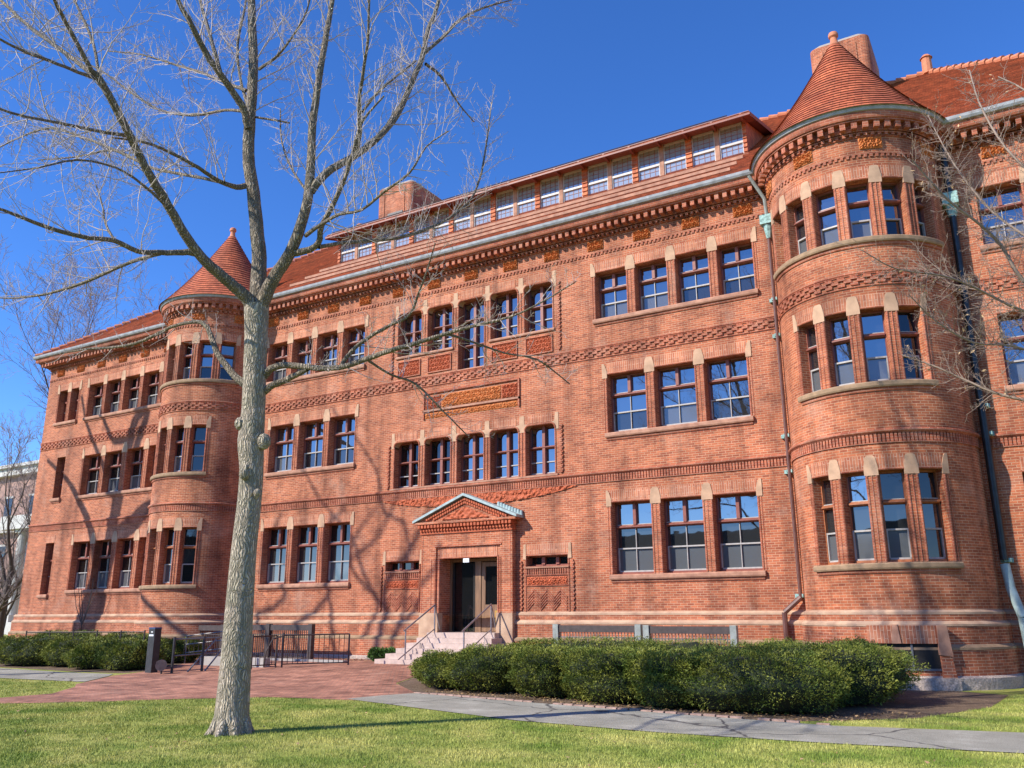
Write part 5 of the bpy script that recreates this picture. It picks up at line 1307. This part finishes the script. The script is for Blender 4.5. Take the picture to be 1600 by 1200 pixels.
for L_, dn, ln in RL:
    P, R = limb2(L_); P, R = smooth_path([p0]+P if L_ is RL[0][0] else P, ([.14] if L_ is RL[0][0] else [])+R, 3)
    T.poly(P, R, 1); twigs(T, P, R, r_, dn*3.6, ln*1.4, 3, .1, rmin=.0032); tips += P
for L_, dn, ln in RL[1:]:
    P, R = limb2(L_[:1]); T.poly([p0+[.2, .3, 1.5], P[0]], [.1, R[0]], 1)
T.meshes(('trunk', 'branch', 'twigs'), (BARK, TWIGR, TWIGR), RT, tb_)
tw = [q[1] for q in T.seg if q[4] == 2]
leaves(tw, 240, .036, DRYLEAF, 'dead_leaves', RT, tb_, 6)

# --- generic bare tree
def bare_tree(x, y, H, r0, seed, label, mats=(BARKD, BARKD, TWIGB), fork=.28, group=None, lean=(0, 0), spread=.5, dens=1.8, dep=2, z0=0, cast=None):
    r_ = np.random.default_rng(seed); T = Tree(); b = np.array([x, y, z0], float)
    def grow(p, d, l, r, lev):
        n = 5; pts = [p]; rs = [r]
        for i in range(n):
            d = d+rvec(r_)*.10+np.array([0, 0, .06]); d /= np.linalg.norm(d); pts.append(pts[-1]+d*l/n); rs.append(r*(1-.42*(i+1)/n))
        T.poly(pts, rs, 0 if lev < 2 else 1)
        if lev >= 2: twigs(T, pts, rs, r_, dens, H*.085, dep, .25, rmin=.009)
        if lev < 4:
            k = 3 if lev < 2 else 2
            base = r_.uniform(0, 2*PI)
            for j in range(k):
                a = base+2*PI*j/k+r_.uniform(-.5, .5); q = np.array([math.cos(a), math.sin(a), 0]); q = q-(q@d)*d; q /= np.linalg.norm(q)
                an = spread*r_.uniform(.6, 1.3); dd = d*math.cos(an)+q*math.sin(an)
                i = n if j == 0 else r_.integers(3, n+1)
                grow(pts[i], dd, l*r_.uniform(.68, .86), rs[i]*r_.uniform(.62, .78), lev+1)
    d = np.array([lean[0], lean[1], 1.]); d /= np.linalg.norm(d)
    grow(b-[0, 0, .3], d, H*fork, r0, 0)
    e = empty('bare_tree', tuple(b)); tag(e, label, 'tree', group)
    T.meshes(('trunk', 'branches', 'twigs'), mats, e, b, (8, 5, 3))
bare_tree(-30.8, 4.5, 27, .30, 21, 'bare tree rising behind the left corner of the hall', group='bare trees beyond the left end of the hall', dens=3.0)
bare_tree(-38.3, 5.5, 17, .28, 22, 'bare tree with fine purple twigs at the left edge, second behind the left corner', group='bare trees beyond the left end of the hall', dens=3.4)
bare_tree(-36.0, 3.2, 11, .36, 23, 'dark low forking bare tree just left of the hall corner', fork=.16, spread=.7, group='bare trees beyond the left end of the hall')
bare_tree(-47.5, 12, 16, .3, 24, 'bare tree in front of the distant columned building', group='bare trees beyond the left end of the hall', dens=3.2)
bare_tree(-43, 8, 12, .25, 27, 'small densely twigged bare tree beside the left corner of the hall', group='bare trees beyond the left end of the hall', dens=3.4, fork=.2)
bare_tree(-40.5, 5.0, 14, .22, 28, 'slender bare tree with many upright shoots at the left edge of the photo', group='bare trees beyond the left end of the hall', dens=4, fork=.18, spread=.42)
# climbing shrub stem against left wing
T = Tree(); r_ = np.random.default_rng(31); b = at_Y(128, 975, -.5); b[2] = .2; VE = empty('wall_shrub', tuple(b)); tag(VE, 'thin leafless shrub trained against the wall of the left wing', 'shrub')
for k in range(7):
    d = np.array([r_.uniform(-.7, .7), 0, 1.]); p = b.copy()+[0, 0, 1.1]; pts = [b, p]; rs = [.03, .025]
    for i in range(6): d = d+np.array([r_.uniform(-.25, .25), 0, .1]); d /= np.linalg.norm(d); p = p+d*.36; pts.append(p); rs.append(.022-.003*i)
    T.poly(pts, rs, 1); twigs(T, pts, rs, r_, 4, .35, 2, .3, rmin=.003)
T.meshes(('stem', 'stems', 'twigs'), (BARKD, BARKD, BARKD), VE, b)

# --- trees out of frame left whose shadows fall on the hall
def shadow_tree(paths, back, label, seed, tw=1.6, wf=1.4):
    r_ = np.random.default_rng(seed); T = Tree(); hd_ = SD[:2]/np.linalg.norm(SD[:2]); tanel = math.tan(SEL); first = None
    for pi, L_ in enumerate(paths):
        P, R = [], []
        for j, (x, y, w_) in enumerate(L_):
            f_ = at_Y(x, y, 0); bb = back+r_.uniform(-.35, .35)*(1 if j else .2)+pi*.12*(-1)**pi*(j > 0)
            q = np.array([f_[0]-hd_[0]*bb, -hd_[1]*bb, f_[2]+bb*tanel]); P.append(q)
            R.append(w_/2*np.linalg.norm(f_-CAM)/FPX*wf)
        if pi == 0:
            g = P[0].copy(); g[2] = 0; R0 = R[0]*1.35+.04; J = P[0]-np.array([0, 0, .35*P[0][2]]); P = [g, J]+P; R = [R0, R0*.85]+R; first = g
        else:
            k_ = J if np.linalg.norm(P[0]-P0_[0]) > 1.5 else None
            if k_ is not None: P = [J]+P; R = [R[0]*1.3]+R
        if pi == 0: P0_ = [q for q in P[2:]]
        P, R = smooth_path(P, R, 3); T.poly(P, R, 0); twigs(T, P[4 if pi == 0 else 0:], R[4 if pi == 0 else 0:], r_, tw, 1.3, 2, .2, rmin=.004)
    e = empty('bare_tree', tuple(first)); tag(e, label, 'tree', None); T.meshes(('trunk', 'branches', 'twigs'), (BARK, BARK, TWIG), e, first, (8, 5, 3))
shadow_tree([[(134, 975, 22), (150, 925, 24), (160, 890, 22), (176, 850, 18), (200, 825, 13), (226, 795, 10), (260, 780, 7)],
             [(150, 915, 14), (152, 890, 13), (148, 860, 11), (140, 820, 9), (122, 780, 7), (105, 750, 5), (75, 720, 4)],
             [(168, 880, 14), (172, 840, 13), (180, 800, 13), (186, 750, 12), (196, 715, 11), (206, 680, 10), (212, 655, 8), (226, 640, 7), (240, 625, 4)],
             [(186, 770, 9), (200, 745, 9), (210, 715, 8), (216, 690, 8), (225, 665, 8), (232, 640, 6)],
             [(184, 800, 8), (172, 770, 8), (166, 740, 7), (150, 700, 5), (135, 660, 4), (128, 620, 3)],
             [(170, 850, 8), (205, 830, 7), (235, 800, 6), (280, 790, 4)],
             [(200, 720, 6), (178, 690, 6), (160, 650, 4), (150, 610, 3)]], 10.5, 'bare tree out of frame left whose shadow falls on the left wing', 51)
shadow_tree([[(600, 1010, 9), (606, 960, 9), (600, 930, 8), (612, 900, 8), (640, 860, 7), (660, 820, 6), (672, 790, 5)],
             [(470, 1010, 6), (490, 960, 6), (512, 930, 6), (516, 905, 6), (505, 870, 5), (508, 830, 4), (540, 790, 4)],
             [(512, 925, 5), (540, 880, 5), (580, 850, 5), (600, 820, 4), (630, 760, 4)],
             [(575, 1005, 6), (590, 960, 5), (585, 930, 5), (560, 905, 5), (545, 870, 4), (560, 830, 4), (590, 790, 3)],
             [(410, 985, 6), (428, 950, 6), (446, 930, 5), (440, 890, 5), (425, 850, 4), (440, 800, 3)],
             [(620, 1000, 7), (640, 970, 7), (655, 940, 6), (690, 900, 5), (700, 860, 4)],
             [(606, 960, 6), (570, 900, 5), (550, 840, 5), (500, 780, 4), (470, 720, 4), (455, 660, 3)],
             [(640, 860, 5), (600, 800, 5), (590, 740, 4), (560, 690, 3), (520, 640, 3)],
             [(270, 960, 6), (290, 940, 6), (310, 925, 4), (330, 900, 4)]], 19.0, 'bare tree out of frame left whose branch shadows cross the wall by the door', 52, 2.2, 1.1)

# ------------------------------------------------------------------ far things
def far_building(name, x0, x1, y0, y1, h, wallm, label, rows, cols, cornice_z=()):
    e = empty(name, (x0, y0, 0)); tag(e, label, 'building'); L = (x0, y0, 0)
    m = MB(); m.box(x0, x1, y0, y1, -.5, h); put(m.build('wall', wallm), e, L)
    wd = (x1-x0)/cols
    for i in range(cols):
        for j in range(rows):
            m = MB(); c = x0+(i+.5)*wd; z = 1.5+j*(h-2)/rows; m.box(c-.6, c+.6, y0-.06, y0+.05, z, z+2.0); o = m.build('window', GLASSK); put(o, e, L)
            m = MB(); m.box(c-.72, c+.72, y0-.12, y0, z-.15, z); m.box(c-.72, c+.72, y0-.12, y0, z+2.0, z+2.2); o2 = m.build('sill', PLASTERW); o2.parent = o
    for z in cornice_z:
        m = MB(); m.box(x0-.4, x1+.4, y0-.6, y1+.4, z, z+.7); m.box(x0-.7, x1+.7, y0-.9, y1+.7, z+.7, z+1.0); put(m.build('cornice', PLASTERW), e, L)
    return e, L
e, L = far_building('columned_building', -88, -52, 20, 40, 15.5, PINKW, 'distant pinkish building with white columns and cornices beyond the left corner', 3, 9, (9.2, 14.6))
for k in range(8):
    m = MB(); x = -60.5+k*2.3; m.tube((x, 18.6, 1.8), (x, 18.6, 9.2), .42, .36, 14); m.box(x-.55, x+.55, 18.05, 19.15, 1.2, 1.8); m.box(x-.5, x+.5, 18.1, 19.1, 8.9, 9.3); put(m.build('column', PLASTERW), e, L)
m = MB(); m.box(-63, -43, 17.6, 20, -.5, 1.2); m.box(-63, -43, 17.8, 20, 9.2, 10.4); put(m.build('portico', PLASTERW), e, L)
# unseen hall and trees across the yard, added for dark reflections in lower windows
e, L = far_building('reflection_yard_hall', -60, 70, -96, -84, 12.0, plain('grey_granite_wall', (.10, .095, .085), .9, .15, 1, 0), 'long low grey hall across the yard, unseen, added for dark window reflections', 3, 16)
bare_tree(2, -58, 17, .35, 61, 'unseen bare tree added for window reflections in front of the grey hall, left one', mats=(BARKD, BARKD, TWIGB))
bare_tree(24, -62, 18, .35, 62, 'unseen bare tree added for window reflections in front of the grey hall, right one', mats=(BARKD, BARKD, TWIGB))
